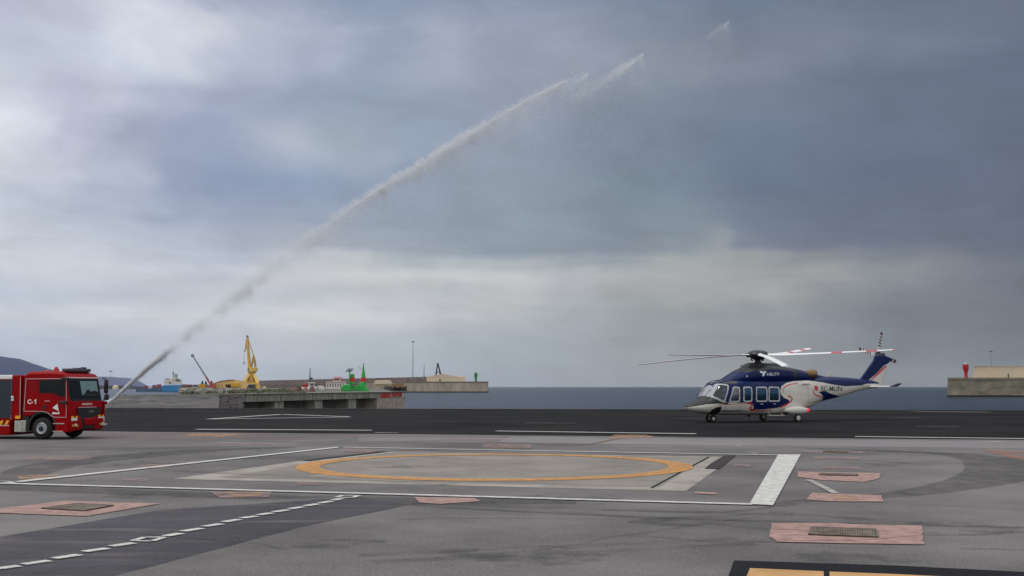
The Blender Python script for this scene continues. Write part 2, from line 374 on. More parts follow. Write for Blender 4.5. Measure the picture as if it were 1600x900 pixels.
# lighter band beside the runway
M_LIGHTB = asphalt_material('w_pale_asphalt', (112, 108, 110), (134, 129, 130), mott=.8, streak=(.1, .6, 1))
gpoly('asphalt_strip', [(560, 681), (1100, 685), (1700, 691), (1700, 702), (1100, 695.5), (560, 689)], M_LIGHTB, 0)
gpoly('asphalt_strip', [(100, 674.5), (560, 679), (800, 681.5), (780, 690), (560, 688), (80, 686)], mat('w_pink_dust', (132, 112, 108), .9, var=.08, scale=.3, stretch=(.3, 1, 1), alpha_wear=(.5, .35, .75, .0, .7)), 1)
# curved tyre tracks
def arc_strip(name, pts, m, lvl):
    """pts: (u, v, half width in metres) surveyed along the curve"""
    g = [gnd(u, v) for u, v, _ in pts]; hw = [h for *_, h in pts]; P = []; H = []
    for i in range(len(g) - 1):
        p0 = g[max(i-1, 0)]; p1 = g[i]; p2 = g[i+1]; p3 = g[min(i+2, len(g)-1)]
        for k in range(10):
            t = k / 10
            P.append(.5 * ((2*p1) + (p2-p0)*t + (2*p0-5*p1+4*p2-p3)*t*t + (3*p1-p0-3*p2+p3)*t**3)); H.append(hw[i] + (hw[i+1]-hw[i])*t)
    P.append(g[-1]); H.append(hw[-1]); mb = MB(); vs = []
    for i, p in enumerate(P):
        d = (P[min(i+1, len(P)-1)] - P[max(i-1, 0)]).normalized(); n = Vector((-d.y, d.x, 0)) * H[i]
        vs += [p + n, p - n]
    mb.add([(q.x, q.y, .003 * lvl + .004) for q in vs], [(2*i, 2*i+1, 2*i+3, 2*i+2) for i in range(len(P)-1)])
    return tag(mb.build(name, m), kind='structure')
arc_strip('tyre_track', [(25, 752, .3), (45, 738, .55), (85, 727, .7), (160, 717, .8), (260, 708, .8), (360, 702, .6), (460, 699, .3)], M_STAIN, 2)
arc_strip('tyre_track', [(1330, 704, .2), (1440, 707, .35), (1530, 715, .7), (1568, 730, .85), (1545, 748, .7), (1470, 764, .45), (1380, 775, .3), (1270, 782, .2), (1200, 790, .15)], M_STAIN, 2)
arc_strip('tyre_track', [(940, 797, .06), (1050, 800, .08), (1130, 800, .07), (1190, 795, .06), (1245, 788, .05)], M_STAIN, 2)
arc_strip('tyre_track', [(640, 790, .06), (900, 804, .08), (1200, 815, .07), (1700, 827, .06)], M_STAIN, 2)
arc_strip('tyre_track', [(760, 690.5, .05), (900, 695, .1), (960, 687, .12), (1010, 681, .1)], mat('w_brown_stain', (120, 92, 66), .8, alpha_wear=(1, .3, .6, .1)), 2)
# runway markings
for p, q, w in (((1324, 642.2), (1548, 644.0), .35), ((307, 671), (581, 672.5), .45), ((775, 673.6), (1088, 678), .42), ((1336, 682.3), (1700, 686.8), .38),
                ((165, 639.6), (330, 639.6), 1.0), ((424, 639.6), (470, 639.6), .9)):
    gline('runway_marking', p, q, w, M_LINE, 2)
for p, q in (((325, 655), (440, 647.5)), ((440, 647.5), (546, 651.3)), ((325, 655), (546, 651.7))): gline('runway_marking', p, q, .42, M_LINE, 2)
for p, q in (((1150, 696.3), (1158, 696.5)), ((1182, 697.5), (1192, 698)), ((1170, 708.2), (1184, 708.8)), ((585, 676), (622, 676.5)), ((1535, 690), (1572, 691))): gline('runway_marking', p, q, .25, M_LINEF, 2)
for p, q in (((1430, 666), (1500, 666.5)), ((1060, 654), (1100, 654)), ((1390, 653), (1440, 653)), ((820, 661), (900, 661.5))): gline('runway_marking', p, q, .12, M_LINEF, 2)
# concrete landing pad
M_PAD = mat('w_pad_concrete', (138, 131, 123), .85, var=1, c2=(108, 102, 95), scale=.55, bump=.25, bscale=14, detail=9)
M_PADB = mat('w_pad_border', (162, 154, 146), .85, var=1, c2=(126, 119, 110), scale=1.2)
gpoly('landing_pad', [(268, 748.5), (475, 719.5), (604, 705), (1148, 713), (1072, 767.5)], M_PADB, 0)
gpoly('landing_pad', [(345, 746.5), (492, 722), (612, 707.3), (1105, 714.4), (1030, 761)], M_PAD, 1)
gpoly('landing_pad', [(480, 745), (520, 738), (560, 746)], M_PADB, 2)
gline('pad_joint', (1018, 763), (1108, 714.5), .05, M_BLACKP, 3)
gline('pad_joint', (476, 720.5), (602, 706), .32, mat('w_dark_slot', (38, 30, 28), .9, alpha_wear=(2, .2, .4, .4)), 3)
gline('pad_joint', (602, 706), (1148, 713.6), .10, MATS['w_dark_slot'], 3)
gline('pad_marking', (500, 720.5), (612, 707.6), .10, M_LINE, 4)
# orange ring on the pad
cL, cRt = gnd(458, 734.0), gnd(1078, 731.0); cT, cB = gnd(775, 709.6), gnd(765, 752.6)
cx, cy = (cL.x + cRt.x) / 2, (cT.y + cB.y) / 2; ra, rb = (cRt.x - cL.x) / 2 * 1.03, (cT.y - cB.y) / 2; wr = .56
mb = MB(); vs = []; n = 160
for i in range(n):
    t = 2 * math.pi * i / n
    vs += [(cx + ra * math.cos(t), cy + rb * math.sin(t), .016), (cx + (ra - wr) * math.cos(t), cy + (rb - wr) * math.sin(t), .016)]
mb.add(vs, [(2*i, 2*i+1, (2*i+3) % (2*n), (2*i+2) % (2*n)) for i in range(n)])
tag(mb.build('pad_marking', M_RING), kind='structure')
# white outline of the safety area
gline('pad_marking', (-60, 754.6), (1176, 789.4), .20, M_LINE, 5)
gline('pad_marking', (8, 756), (532, 699.2), .26, M_LINE, 5)
gline('pad_marking', (0, 752.3), (30, 754.5), .1, M_LINEF, 5)
gline('pad_marking', (528, 699.4), (1218, 711.8), .20, M_LINE, 5)
gpoly('pad_marking', [(1216, 711.2), (1251, 711.2), (1208, 791.5), (1171, 789.3)], M_LINE, 6)
gline('pad_marking', (1264, 751), (1306, 772), .13, M_LINEF, 5)
# dashed lead-in line
for a, b in (((-36, 895), (0, 889.8)), ((0, 890), (30, 886)), ((36, 883.6), (77, 878)), ((84, 874.4), (124, 868.5)), ((131, 863.7), (168, 858.5)), ((173, 855.2), (209, 850)), ((258, 839.2), (283, 835)), ((285, 831.7), (315, 827)),
             ((319, 824.1), (346, 820)), ((349, 817), (374, 813)), ((377, 811), (401, 807.8)), ((404, 806), (425, 802.8)), ((428, 801.3), (450, 798)), ((453, 796.4), (474, 793.2)), ((477, 791.8), (497, 788.6)), ((500, 787.3), (518, 784.3)), ((520, 783), (534, 780))):
    gline('lead_in_dash', a, b, .15, M_LINE, 4)
for o4 in ([(207, 846.6), (227, 841), (257, 841), (237, 847.2)], [(526, 778.2), (536, 775), (561, 775.4), (551, 778.6)]):
    for i in range(4): gline('lead_in_dash', o4[i], o4[(i+1) % 4], .07 if i % 2 else .09, M_LINE, 4)
# pink painted patches round the drains
patches = [([(100, 783.5), (250, 788), (136, 807.5), (-20, 802), (-8, 797)], M_PINK), ([(1206, 818.5), (1310, 818.5), (1330, 820.5), (1441, 822.5), (1443, 852), (1330, 850.5), (1215, 848), (1202, 840)], M_PINK),
  ([(1268, 771), (1378, 775), (1380, 785), (1300, 784.5), (1261, 781.5)], M_PINK), ([(1246, 737.5), (1376, 740), (1374, 748), (1352, 754), (1285, 751), (1247, 746)], M_PINK),
  ([(1274, 713.6), (1345, 715), (1344, 718.5), (1272, 717.5)], M_PINKF), ([(1284, 728.6), (1346, 730.5), (1346, 734), (1284, 732.5)], M_PINKF),
  ([(1258, 704.6), (1352, 706.6), (1352, 709.4), (1258, 707.5)], M_PINKF), ([(328, 769.5), (425, 769), (420, 777.5), (345, 779.5)], M_PINKF), ([(648, 778), (740, 779), (750, 784), (690, 788.5), (655, 786)], M_PINK),
  ([(192, 748.6), (234, 749), (228, 752.6), (192, 751.6)], M_PINKF), ([(232, 725.5), (272, 726.5), (262, 732), (206, 732)], M_PINKF), ([(48, 714.8), (148, 714.3), (130, 719.8), (26, 719.3)], M_PINKF),
  ([(26, 744), (93, 742.5), (90, 748), (30, 750)], M_ORANGEF), ([(540, 702.6), (596, 703.2), (590, 708), (530, 706.5)], M_PINKF), ([(330, 692), (424, 692.6), (424, 695.2), (330, 694.4)], M_PINKF),
  ([(305, 677.3), (388, 678.5), (350, 682.8), (280, 681.5)], M_ORANGEF), ([(1085, 769.5), (1120, 770.5), (1120, 773.6), (1085, 772)], M_PINK), ([(1147, 726), (1173, 727), (1173, 730), (1147, 729)], M_PINKF),
  ([(465, 754.5), (505, 755.5), (505, 758.8), (465, 758)], M_PINKF), ([(755, 693.5), (830, 695), (830, 701), (755, 700)], M_PINKF), ([(960, 679.5), (1010, 680), (1030, 684), (950, 685.5)], M_ORANGEF),
  ([(1530, 703), (1610, 706), (1610, 722), (1570, 713)], mat('w_rust_orange', (176, 112, 84), .8, alpha_wear=(.9, .42, .7, 0)))]
for pts, m_ in patches: gpoly('painted_patch', pts, m_, 3, .005)
for pts in ([(1302, 774.5), (1338, 776), (1340, 783), (1304, 782)], [(352, 770), (412, 769.8), (405, 776.5), (368, 777.5)]): gpoly('painted_patch', pts, M_ORANGEF, 4, .006)
gpoly('painted_patch', [(1150, 712.4), (1132, 712.4), (1112, 724), (1101, 733), (1124, 733.4)], MATS['w_dark_slot'], 4)
# black and yellow painted letter in the corner
gpoly('apron_marking', [(1147, 877), (1400, 885), (1760, 903), (1760, 1010), (1100, 1010)], M_BLACKP, 2)
gpoly('apron_marking', [(1172, 889.5), (1287, 894.5), (1290, 990), (1130, 990)], M_YELP, 3)
gpoly('apron_marking', [(1296, 895), (1400, 899), (1560, 907), (1560, 990), (1300, 990)], M_YELP, 3)

M_CRACK = mat('w_crack_seal', (46, 44, 45), .9, alpha_wear=(3, .30, .6, .15, .9))
M_OIL = mat('w_oil_stain', (62, 59, 59), .7, alpha_wear=(1.3, .46, .70, 0, .55))
M_SCUFF = mat('w_rubber_scuff', (66, 63, 65), .85, alpha_wear=(.8, .40, .75, 0, .5), stretch=(.3, 3, 1))
for i, (u, v, ang, n) in enumerate(((620, 812, 8, 26), (980, 838, -4, 30), (1420, 790, 3, 22), (300, 712, 5, 24), (860, 800, -12, 18), (1500, 858, 12, 14), (120, 830, -20, 16), (700, 870, 12, 26))):
    p = gnd(u, v); pts = [p.copy()]; a_ = R(ang)
    for k in range(n): a_ += random.gauss(0, .22); a_ = a_ * .9 + R(ang) * .1; pts.append(pts[-1] + Vector((math.cos(a_), math.sin(a_), 0)) * .22)
    vs = []
    for k, q in enumerate(pts):
        w_ = .008 + .008 * random.random(); vs += [(q.x, q.y + w_, .0135), (q.x, q.y - w_, .0135)]
    mb = MB(); mb.add(vs, [(2*k, 2*k+1, 2*k+3, 2*k+2) for k in range(n)]); tag(mb.build('asphalt_crack', M_CRACK), kind='structure')
for u, v, w_ in ((520, 850, .5), (820, 868, .8), (1080, 815, .6), (1330, 872, .5), (1450, 825, .9), (640, 730, .7), (240, 775, .6), (1390, 725, .8), (900, 778, .7), (180, 725, 1.2)):
    p = gnd(u, v); vs = [(p.x + w_*1.5*math.cos(k*.35)*random.uniform(.7, 1.1), p.y + w_*math.sin(k*.35)*random.uniform(.7, 1.1), .0125) for k in range(18)]
    sheet('oil_stain', vs, M_OIL)
for p_, q_, w_ in (((560, 868), (1150, 842), .25), ((580, 879), (1180, 850), .25), ((1200, 800), (1700, 838), .3), ((0, 706), (620, 692), .5), ((640, 787), (1240, 805), .35), ((1240, 700), (1700, 716), .6), ((250, 735), (700, 758), .3)):
    a_, b_ = gnd(*p_), gnd(*q_); d = (b_ - a_).normalized(); n_ = Vector((-d.y, d.x, 0)) * w_ / 2
    sheet('rubber_scuff', [a_ + n_, b_ + n_, b_ - n_, a_ - n_], M_SCUFF, z=.0115)
# --- drain covers: steel gratings in frames
M_GRATE = mat('grate_steel', (124, 112, 98), .8, var=1, c2=(74, 62, 52), scale=5)
M_SLOT = mat('grate_shade', (30, 27, 25), .9)  # dark colour stands for the shade below the bars
def drain(px, label, nb, m_=None):
    g = [gnd(u, v) for u, v in px]; c = sum(g, Vector()) / 4
    t = empty('drain_cover', c, 0, label, 'drain cover', 'drain covers set in painted patches')
    g = [p - c for p in g]; q = lambda a, b: g[0].lerp(g[1], a).lerp(g[3].lerp(g[2], a), b)
    z0, z1 = .018, .030
    mb = MB(); mb.prism([(p.x, p.y, z0) for p in g], (0, 0, .004)); mb.build('pit_shade', M_SLOT, t)  # thin dark plate in place of a shaded hollow
    mb = MB()
    for a0, a1, b0, b1 in ((0, 1, 0, .09), (0, 1, .91, 1), (0, .03, .09, .91), (.97, 1, .09, .91)):
        mb.prism([(*q(a, b).xy, z0 + .005) for a, b in ((a0, b0), (a1, b0), (a1, b1), (a0, b1))], (0, 0, z1 - z0))
    mb.build('frame', M_GRATE, t)
    mb = MB()
    for i in range(nb):
        a0 = .035 + .93 * i / nb; a1 = a0 + .93 / nb * .78
        mb.prism([(*q(a, b).xy, z0 + .005) for a, b in ((a0, .1), (a1, .1), (a1, .9), (a0, .9))], (0, 0, .01))
    mb.build('grating', m_ or M_GRATE, t)
drain([(1266, 826), (1370, 830), (1373, 842), (1263, 838)], 'rusty rectangular drain grating in the pink patch nearest the black and yellow corner marking', 26)
drain([(120, 789), (178, 792), (132, 800.5), (64, 796.5)], 'dark diamond drain grating in the pink patch below the truck', 20)
drain([(1280, 741), (1341, 742.4), (1341, 745), (1279, 743.6)], 'narrow dark slot drain in the middle pink patch right of the white box', 14)
drain([(1286, 705.6), (1325, 706.6), (1325, 707.9), (1286, 706.9)], 'thin far slot drain topmost in the column of pink patches', 10)

# --- gravel slope left and its broken wall
mb = MB(); nu, nd = 60, 26; vs = []
def mound_top(u):
    if u < 180: return 628
    if u < 197: return 619.4
    return 617.3 - max(0, min(1, (u - 300) / 60)) * 1.5
for j in range(nd):
    f_ = j / (nd - 1); D = 93.2 + 58 * f_
    for i in range(nu):
        u = 120 + (343 - 120) * i / (nu - 1)
        top = at(u, mound_top(u), 151).z
        z = -.02 + (top + .05) * (f_ ** .6) + ((random.uniform(-.03, .03) + .16 * math.sin(u * .09 + D * .11) * math.sin(u * .031 + 1 - D * .07) + .07 * math.sin(u * .23 - D * .3)) if 0 < j < nd - 1 else 0) * min(1, f_ * 3) * min(1, (1 - f_) * 4)
        p = at(u, 604, D); vs.append((p.x, p.y, z))
fs = [(j*nu+i, j*nu+i+1, (j+1)*nu+i+1, (j+1)*nu+i) for j in range(nd-1) for i in range(nu-1)]
b0 = len(vs)
for i in range(nu): x, y, z = vs[(nd-1)*nu + i]; vs.append((x, y + .5, -4))
fs += [((nd-1)*nu+i, (nd-1)*nu+i+1, b0+i+1, b0+i) for i in range(nu-1)]
b1_ = len(vs)
for j in range(nd): x, y, z = vs[j*nu]; vs.append((x - .3, y, -4))
fs += [(j*nu, (j+1)*nu, b1_+j+1, b1_+j) for j in range(nd-1)]
mb.add(vs, fs); o = mb.build('gravel_slope', mat('w_gravel', (96, 91, 87), .95, var=1, c2=(46, 43, 42), scale=.10, stretch=(1, .7, 1), bump=.6, bscale=4), smooth=True); tag(o, kind='structure')
# parapet blocks on its top edge
M_OLDC = mat('old_concrete', (104, 98, 92), .9, var=1, c2=(62, 58, 56), scale=.5, bump=.5, bscale=5)
t = empty('broken_parapet', at(215, 620, 150), 0, 'low dark broken parapet wall along the top of the gravel slope beside the water jet', 'wall')
mb = MB(t.location)
for u0, u1, v0, v1 in ((180, 196, 618.6, 623), (195, 240, 616.8, 619.2), (240, 300, 616.6, 617.8)):
    a, b = at(u0, v0, 149.5), at(u1, v1, 149.5); mb.hexa([(a.x, 149.2, b.z - .2), (b.x, 149.2, b.z - .2), (b.x, 150.4, b.z - .2), (a.x, 150.4, b.z - .2)], [(a.x, 149.2, a.z), (b.x, 149.2, a.z), (b.x, 150.4, a.z), (a.x, 150.4, a.z)])
mb.build('wall_block', M_OLDC, t, bevel=.05)
# rock revetment beside the pier
mb = MB(); nu, nd = 34, 16; vs = []
for j in range(nd):
    f_ = j / (nd - 1)
    for i in range(nu):
        u = 326 + 54 * i / (nu - 1); D = 100 + 55 * f_
        v = 637.6 - 20.8 * (f_ ** .5) + 5 * max(0, (340 - u) / 14) * f_
        p = at(u + random.uniform(-.6, .6), v, D); vs.append((p.x, p.y + random.uniform(-2.2, 2.2), p.z + random.uniform(-.25, .08)))
mb.add(vs, [(j*nu+i, j*nu+i+1, (j+1)*nu+i+1, (j+1)*nu+i) for j in range(nd-1) for i in range(nu-1)])
tag(mb.build('rock_revetment', mat('w_dark_rock', (66, 54, 50), .95, var=1, c2=(24, 20, 20), scale=.5, bump=.7, bscale=2)), kind='structure')

# --- pier with openings (a wall seen obliquely: near end left, far end right)
PZ = .80
def pier_line(u):
    """point of the pier face seen in column u"""
    a = at(350, 604, 160.); b = at(633, 604, 242.)
    d = ray(u, 604); k = d.x / d.y
    s_ = (a.x - k * a.y) / (k * (b.y - a.y) - (b.x - a.x)); return a.lerp(b, s_)
A_, B_ = pier_line(350), pier_line(633); dirp = (B_ - A_).normalized(); nrm = Vector((-dirp.y, dirp.x, 0))   # nrm points to the back
def face_box(mb, u0, u1, z0, z1, t0, t1):
    a, b = pier_line(u0), pier_line(u1)
    pts = [a + nrm * t0, b + nrm * t0, b + nrm * t1, a + nrm * t1]
    mb.hexa([(p.x, p.y, z0) for p in pts], [(p.x, p.y, z1) for p in pts])
t = empty('concrete_pier', A_.lerp(B_, .5), 0, 'long grey concrete pier with dark openings and red paint on its end block', 'pier'); t.location.z = SEA_Z
M_PIER = mat('pier_concrete', (160, 156, 142), .9, var=1, c2=(112, 109, 98), scale=1.0, stretch=(1, 1, .25), bump=.4, bscale=3)
M_PIERD = mat('pier_opening_shade', (14, 14, 14), .95)  # near-black colour stands for the shade inside the openings
mb = MB(t.location); face_box(mb, 373, 633, -.50, PZ - .14, 0, 5); mb.build('beam', M_PIER, t)
mb = MB(t.location); face_box(mb, 372, 633.6, PZ - .14, PZ, -.25, 6); mb.build('deck_edge', M_PIER, t)
for u0, u1 in ((372, 377), (433, 446.5), (495, 507), (548, 559)):
    mb = MB(t.location); face_box(mb, u0, u1, -4.5, -.50, .3, 5); mb.build('pillar', M_PIER, t, bevel=.05)
mb = MB(t.location); face_box(mb, 590, 633, -4.5, -.502, .05, 16); mb.build('end_block', mat('pier_end_concrete', (184, 170, 156), .9, var=1, c2=(136, 122, 110), scale=1.3, bump=.4, bscale=3), t, bevel=.05)
mb = MB(t.location); face_box(mb, 376, 590, -4.5, -.63, 5.1, 5.6); mb.build('opening_shade', M_PIERD, t)  # dark sheet closing the openings, coloured as their shade
for k in range(34):                                   # ribs of the sheet pile beam
    u = 377 + k * 6.2
    mb = MB(t.location); face_box(mb, u, u + 1.2, -.48, PZ - .2, -.10, .01); mb.build('beam_rib', M_PIER, t)
M_REDG = mat('red_spray_paint', (196, 62, 54), .8, var=.2, scale=2, alpha_wear=(1.1, .32, .56, 0, .9))
for u0, u1, z0, z1 in ((595, 610, -.5, .50), (613, 628.4, -.25, .64)):
    mb = MB(t.location); face_box(mb, u0, u1, z0, z1, -.03, -.01); mb.build('paint_splash', M_REDG, t)
mb = MB(t.location); face_box(mb, 628.5, 631, -.5, PZ - .2, -.03, -.01); mb.build('white_stripe', M_LINE, t)

# --- harbour ground behind the pier
M_QUAY = mat('w_quay_ground', (112, 108, 98), .95, var=1, c2=(74, 76, 64), scale=.06, stretch=(1, .6, 1), bump=.4, bscale=1)
q = [A_ + nrm * 3, B_ + nrm * 3, at(600, 604, 420), at(556, 604, 640), at(540, 604, 760), at(286, 604, 760), at(284, 604, 520), at(300, 604, 250)]
mb = MB(); mb.prism([(p.x, p.y, PZ - .02 - 4) for p in q], (0, 0, 4)); tag(mb.build('harbour_ground', M_QUAY), kind='structure')

# --- hills
def ridge(name, prof, D0, D1, m):
    us = np.linspace(prof[0][0], prof[-1][0], 90); vv = np.interp(us, [p[0] for p in prof], [p[1] for p in prof])
    vs = []; nd = 14
    for j in range(nd):
        f_ = j / (nd - 1); D = D0 + (D1 - D0) * f_; k = math.sin(min(1, f_ * 1.25) * math.pi / 2) if f_ < .8 else 1 - (f_ - .8) * 1.5
        for u, v in zip(us, vv):
            top = at(u, v, D0 + (D1 - D0) * .8).z; p = at(u, 604, D)
            vs.append((p.x, p.y, SEA_Z - 1 + (top - SEA_Z) * k + (random.uniform(-2, 2) if 1 < j < nd - 3 else 0)))
    n = len(us); mb = MB(); mb.add(vs, [(j*n+i, j*n+i+1, (j+1)*n+i+1, (j+1)*n+i) for j in range(nd-1) for i in range(n-1)])
    return tag(mb.build(name, m, smooth=True), kind='structure')
M_HILL = mat('w_hazed_hill', (36, 54, 92), .95, var=1, c2=(28, 44, 80), scale=.006, bump=.3, bscale=.03)  # distance haze is mixed into the base colour as blue
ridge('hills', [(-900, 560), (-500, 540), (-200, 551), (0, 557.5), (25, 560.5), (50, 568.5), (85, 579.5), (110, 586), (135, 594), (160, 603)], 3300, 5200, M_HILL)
ridge('far_hills', [(-300, 596), (60, 594), (100, 590), (165, 588.5), (190, 590), (203, 590.5), (214, 594), (226, 600), (236, 604.5)], 7200, 9800, mat('w_hazed_far_hill', (62, 76, 112), .95, var=1, c2=(48, 62, 98), scale=.003))  # paler blue base carries the thicker haze of the farther ridge

# =================================================================== HARBOUR THINGS
def mpp(D): return D / FPX
def pbox(mb, u0, u1, v0, v1, D, depth, top_scale=1.0):
    """upright box whose near face spans the given bearings at distance D"""
    a, b = at(u0, v0, D), at(u1, v1, D); cxm = (a.x + b.x) / 2; hx = abs(b.x - a.x) / 2
    z1, z0 = a.z, b.z; k = top_scale
    e = cxm * depth / D * .9                # the sides run obliquely, away from the observer
    mb.hexa([(cxm-hx, D, z0), (cxm+hx, D, z0), (cxm+e+hx, D+depth, z0), (cxm+e-hx, D+depth, z0)],
            [(cxm-hx*k, D, z1), (cxm+hx*k, D, z1), (cxm+e+hx*k, D+depth, z1), (cxm+e-hx*k, D+depth, z1)])
def ppoly(mb, px, D, depth):
    g = [at(u, v, D) for u, v in px]; mb.prism(g, (sum(p.x for p in g) / len(g) * depth / D * .9, depth, 0))
def pbar(mb, p, q, D, r, D2=None, n=6): mb.cyl(at(*p, D), at(*q, D2 or D), r, n=n)

M_BW = mat('breakwater_concrete', (190, 176, 158), .9, var=1, c2=(144, 132, 116), scale=.12, stretch=(1.6, 1, .5), bump=.3, bscale=.8)
M_BW2 = mat('breakwater_weathered', (156, 148, 128), .9, var=1, c2=(104, 97, 82), scale=.22, stretch=(.6, 1, 1.6), bump=.3, bscale=.8)
M_BWT = mat('breakwater_coping', (128, 118, 102), .9, var=.3, scale=.3)
M_FAR = mat('far_wall_stone', (122, 106, 98), .95, var=1, c2=(84, 74, 70), scale=.06, stretch=(.5, 1, 3))
M_TIDE = mat('tide_line', (46, 44, 38), .95)
M_BEIGE = mat('beige_render', (212, 194, 168), .9, var=.08, scale=.1)
M_BEIGE2 = mat('pale_render', (216, 200, 172), .9, var=.08, scale=.1)

# long far breakwater (recedes to the left)
t = empty('long_breakwater', at(560, 604, 1300), 0, 'long brown stone breakwater wall running behind the harbour to the left', 'breakwater'); t.location.z = SEA_Z
a, b = at(396, 604, 1830), at(700, 604, 1040)
mb = MB(t.location); mb.hexa([(a.x, a.y, SEA_Z-1), (b.x, b.y, SEA_Z-1), (b.x+6, b.y+24, SEA_Z-1), (a.x, a.y+24, SEA_Z-1)], [(a.x, a.y+4, 11.6), (b.x, b.y+4, 11.6), (b.x+6, b.y+12, 11.6), (a.x, a.y+12, 11.6)]); mb.build('wall', M_FAR, t)
mb = MB(t.location); mb.hexa([(a.x, a.y-14, SEA_Z-1), (b.x, b.y-14, SEA_Z-1), (b.x, b.y-.1, SEA_Z-1), (a.x, a.y-.1, SEA_Z-1)], [(a.x, a.y-12, 5.6), (b.x, b.y-12, 5.6), (b.x, b.y-.1, 6.0), (a.x, a.y-.1, 6.0)]); mb.build('berm', mat('berm_stone', (106, 92, 84), .95, var=1, c2=(78, 68, 63), scale=.08), t)
# near breakwater head with coping
t = empty('breakwater_head', at(700, 613, 916), 0, 'pale concrete breakwater head with vertical stains carrying the green light tower', 'breakwater'); t.location.z = SEA_Z
mb = MB(t.location); pbox(mb, 566, 763, 597.4, 612.0, 916, 26); mb.build('wall', M_BW, t, bevel=.3)
mb = MB(t.location); pbox(mb, 566, 763.5, 596, 597.3, 915.6, 27); mb.build('coping', M_BWT, t)
mb = MB(t.location); pbox(mb, 566, 763.8, 612.0, 613.6, 915.4, 27); mb.build('tide_band', M_TIDE, t)
# right breakwater
t = empty('breakwater_head', at(1560, 620, 515), 0, 'weathered concrete breakwater at the right edge carrying the red light tower', 'breakwater'); t.location.z = SEA_Z
mb = MB(t.location); pbox(mb, 1480, 1820, 593.4, 618, 515, 22); mb.build('wall', M_BW2, t, bevel=.2)
mb = MB(t.location); pbox(mb, 1480.6, 1820, 590, 593.3, 514.6, 23); mb.build('coping', M_BWT, t)
mb = MB(t.location); pbox(mb, 1479.6, 1820, 618, 620.6, 514.4, 23); mb.build('tide_band', M_TIDE, t)

def light_tower(u, v0, v1, D, rt, rbm, m, label, lamp):
    b = at(u, v1, D); tp = at(u, v0, D); h = tp.z - b.z
    t = empty('light_tower', b, 0, label, 'light tower')
    mb = MB(); mb.lathe((0, 0, 0), (0, 0, 1), [(rbm*1.1, 0), (rbm, .1*h), (rbm, .4*h), (rt*.9, .62*h), (rt, .66*h), (rt, h)], 20); mb.build('tower', m, t, smooth=True)
    mb = MB(); mb.lathe((0, 0, h), (0, 0, 1), [(rt*.35, 0), (rt*.35, h*.10), (rt*.1, h*.16)], 12); mb.build('lantern', lamp, t)
M_RED = mat('red_tower_paint', (188, 24, 38), .5, var=.1, scale=1)
M_GREEN = mat('green_tower_paint', (40, 132, 62), .5, var=.12, scale=1)
M_GREENB = mat('green_beacon_paint', (30, 158, 58), .5, var=.12, scale=1.2)
M_PALE = mat('pale_metal', (190, 194, 196), .4)
light_tower(1509.5, 569.5, 590.2, 516, 1.35, .78, M_RED, 'flared red light tower on the right breakwater', M_PALE)
light_tower(743.5, 583, 596, 920, 1.35, .95, M_GREEN, 'flared green light tower at the tip of the left breakwater', M_GREEN)

# beige breakwater buildings
t = empty('harbour_building', at(1560, 590, 522), 0, 'low beige flat-roofed building on the right breakwater', 'building')
mb = MB(t.location); ppoly(mb, [(1521, 590), (1521, 573.2), (1596, 572.6), (1603, 575.5), (1640, 577), (1640, 590)], 522, 10); mb.build('wall', M_BEIGE, t)
mb = MB(t.location); pbox(mb, 1520.6, 1597, 571.9, 572.6, 521.7, 10.5); mb.build('roof_slab', M_BEIGE2, t)
mb = MB(t.location); pbox(mb, 1574.6, 1576.6, 584, 590, 521.8, .3); mb.build('door', mat('dark_door', (70, 60, 52), .8), t)
t = empty('harbour_building', at(700, 596, 918), 0, 'low beige gabled building behind the black frame on the left breakwater', 'building')
mb = MB(t.location); ppoly(mb, [(666.5, 596.5), (666.5, 589), (680, 586), (692, 584.2), (712, 588), (727.5, 589.5), (727.5, 596.5)], 919, 12); mb.build('wall', M_BEIGE, t)
mb = MB(t.location); ppoly(mb, [(712, 587.3), (727.8, 587.3), (727.8, 589), (712, 589)], 921, 10); mb.build('parapet', M_BEIGE2, t)
mb = MB(t.location); pbox(mb, 686.5, 688.5, 592.5, 596.4, 918.8, .3); mb.build('door', MATS['dark_door'], t)
# black A frame
t = empty('lattice_frame', at(684, 586, 924), 0, 'black A-shaped steel frame standing over the beige building', 'frame')
M_BLK = mat('black_steel', (26, 30, 36), .6)
mb = MB(t.location)
for du, dd in ((0, 0), (0, 6)):
    mb.cyl(at(681.2, 586, 924 + dd), at(683.8, 568, 926), .65, .5, 8); mb.cyl(at(688.6, 586, 924 + dd), at(684.4, 568, 926), .75, .5, 8)
mb.build('leg', M_BLK, t)
mb = MB(t.location); mb.cyl(at(684, 569, 926), at(684, 566.4, 926), .7, .25, 8); mb.build('cap', M_BLK, t)
mb = MB(t.location); mb.cyl(at(682, 581.5, 924), at(687.4, 581.5, 924), .35, n=8); mb.build('crossbar', M_BLK, t)
# masts
M_MAST = mat('galvanised_mast', (112, 118, 122), .5, metal=.3)
def mast(u, v0, v1, D, r, label, head=True, cat='mast'):
    b = at(u, v1, D); h = at(u, v0, D).z - b.z; t = empty('light_mast' if head else 'radio_mast', b, 0, label, cat)
    mb = MB(); mb.cyl((0, 0, 0), (0, 0, h), r, r * .5, 10); mb.build('pole', M_MAST, t)
    if head:
        mb = MB(); w = 2.6 * mpp(D)
        mb.lathe((0, 0, h - w*.25), (0, 0, 1), [(w*.7, 0), (w*1.15, w*.18), (w*1.15, w*.42), (w*.4, w*.5)], 12); mb.build('lamp_head', mat('dark_lamp', (60, 64, 68), .5), t)
    return t
mast(645, 534, 596, 960, .34, 'tall floodlight mast rising behind the left breakwater')
mast(1549, 549, 573, 530, .12, 'thin floodlight mast behind the beige building at the right edge')
t = mast(662.5, 567, 592, 930, .30, 'short grey mast with a thick foot left of the black A-frame', head=False)
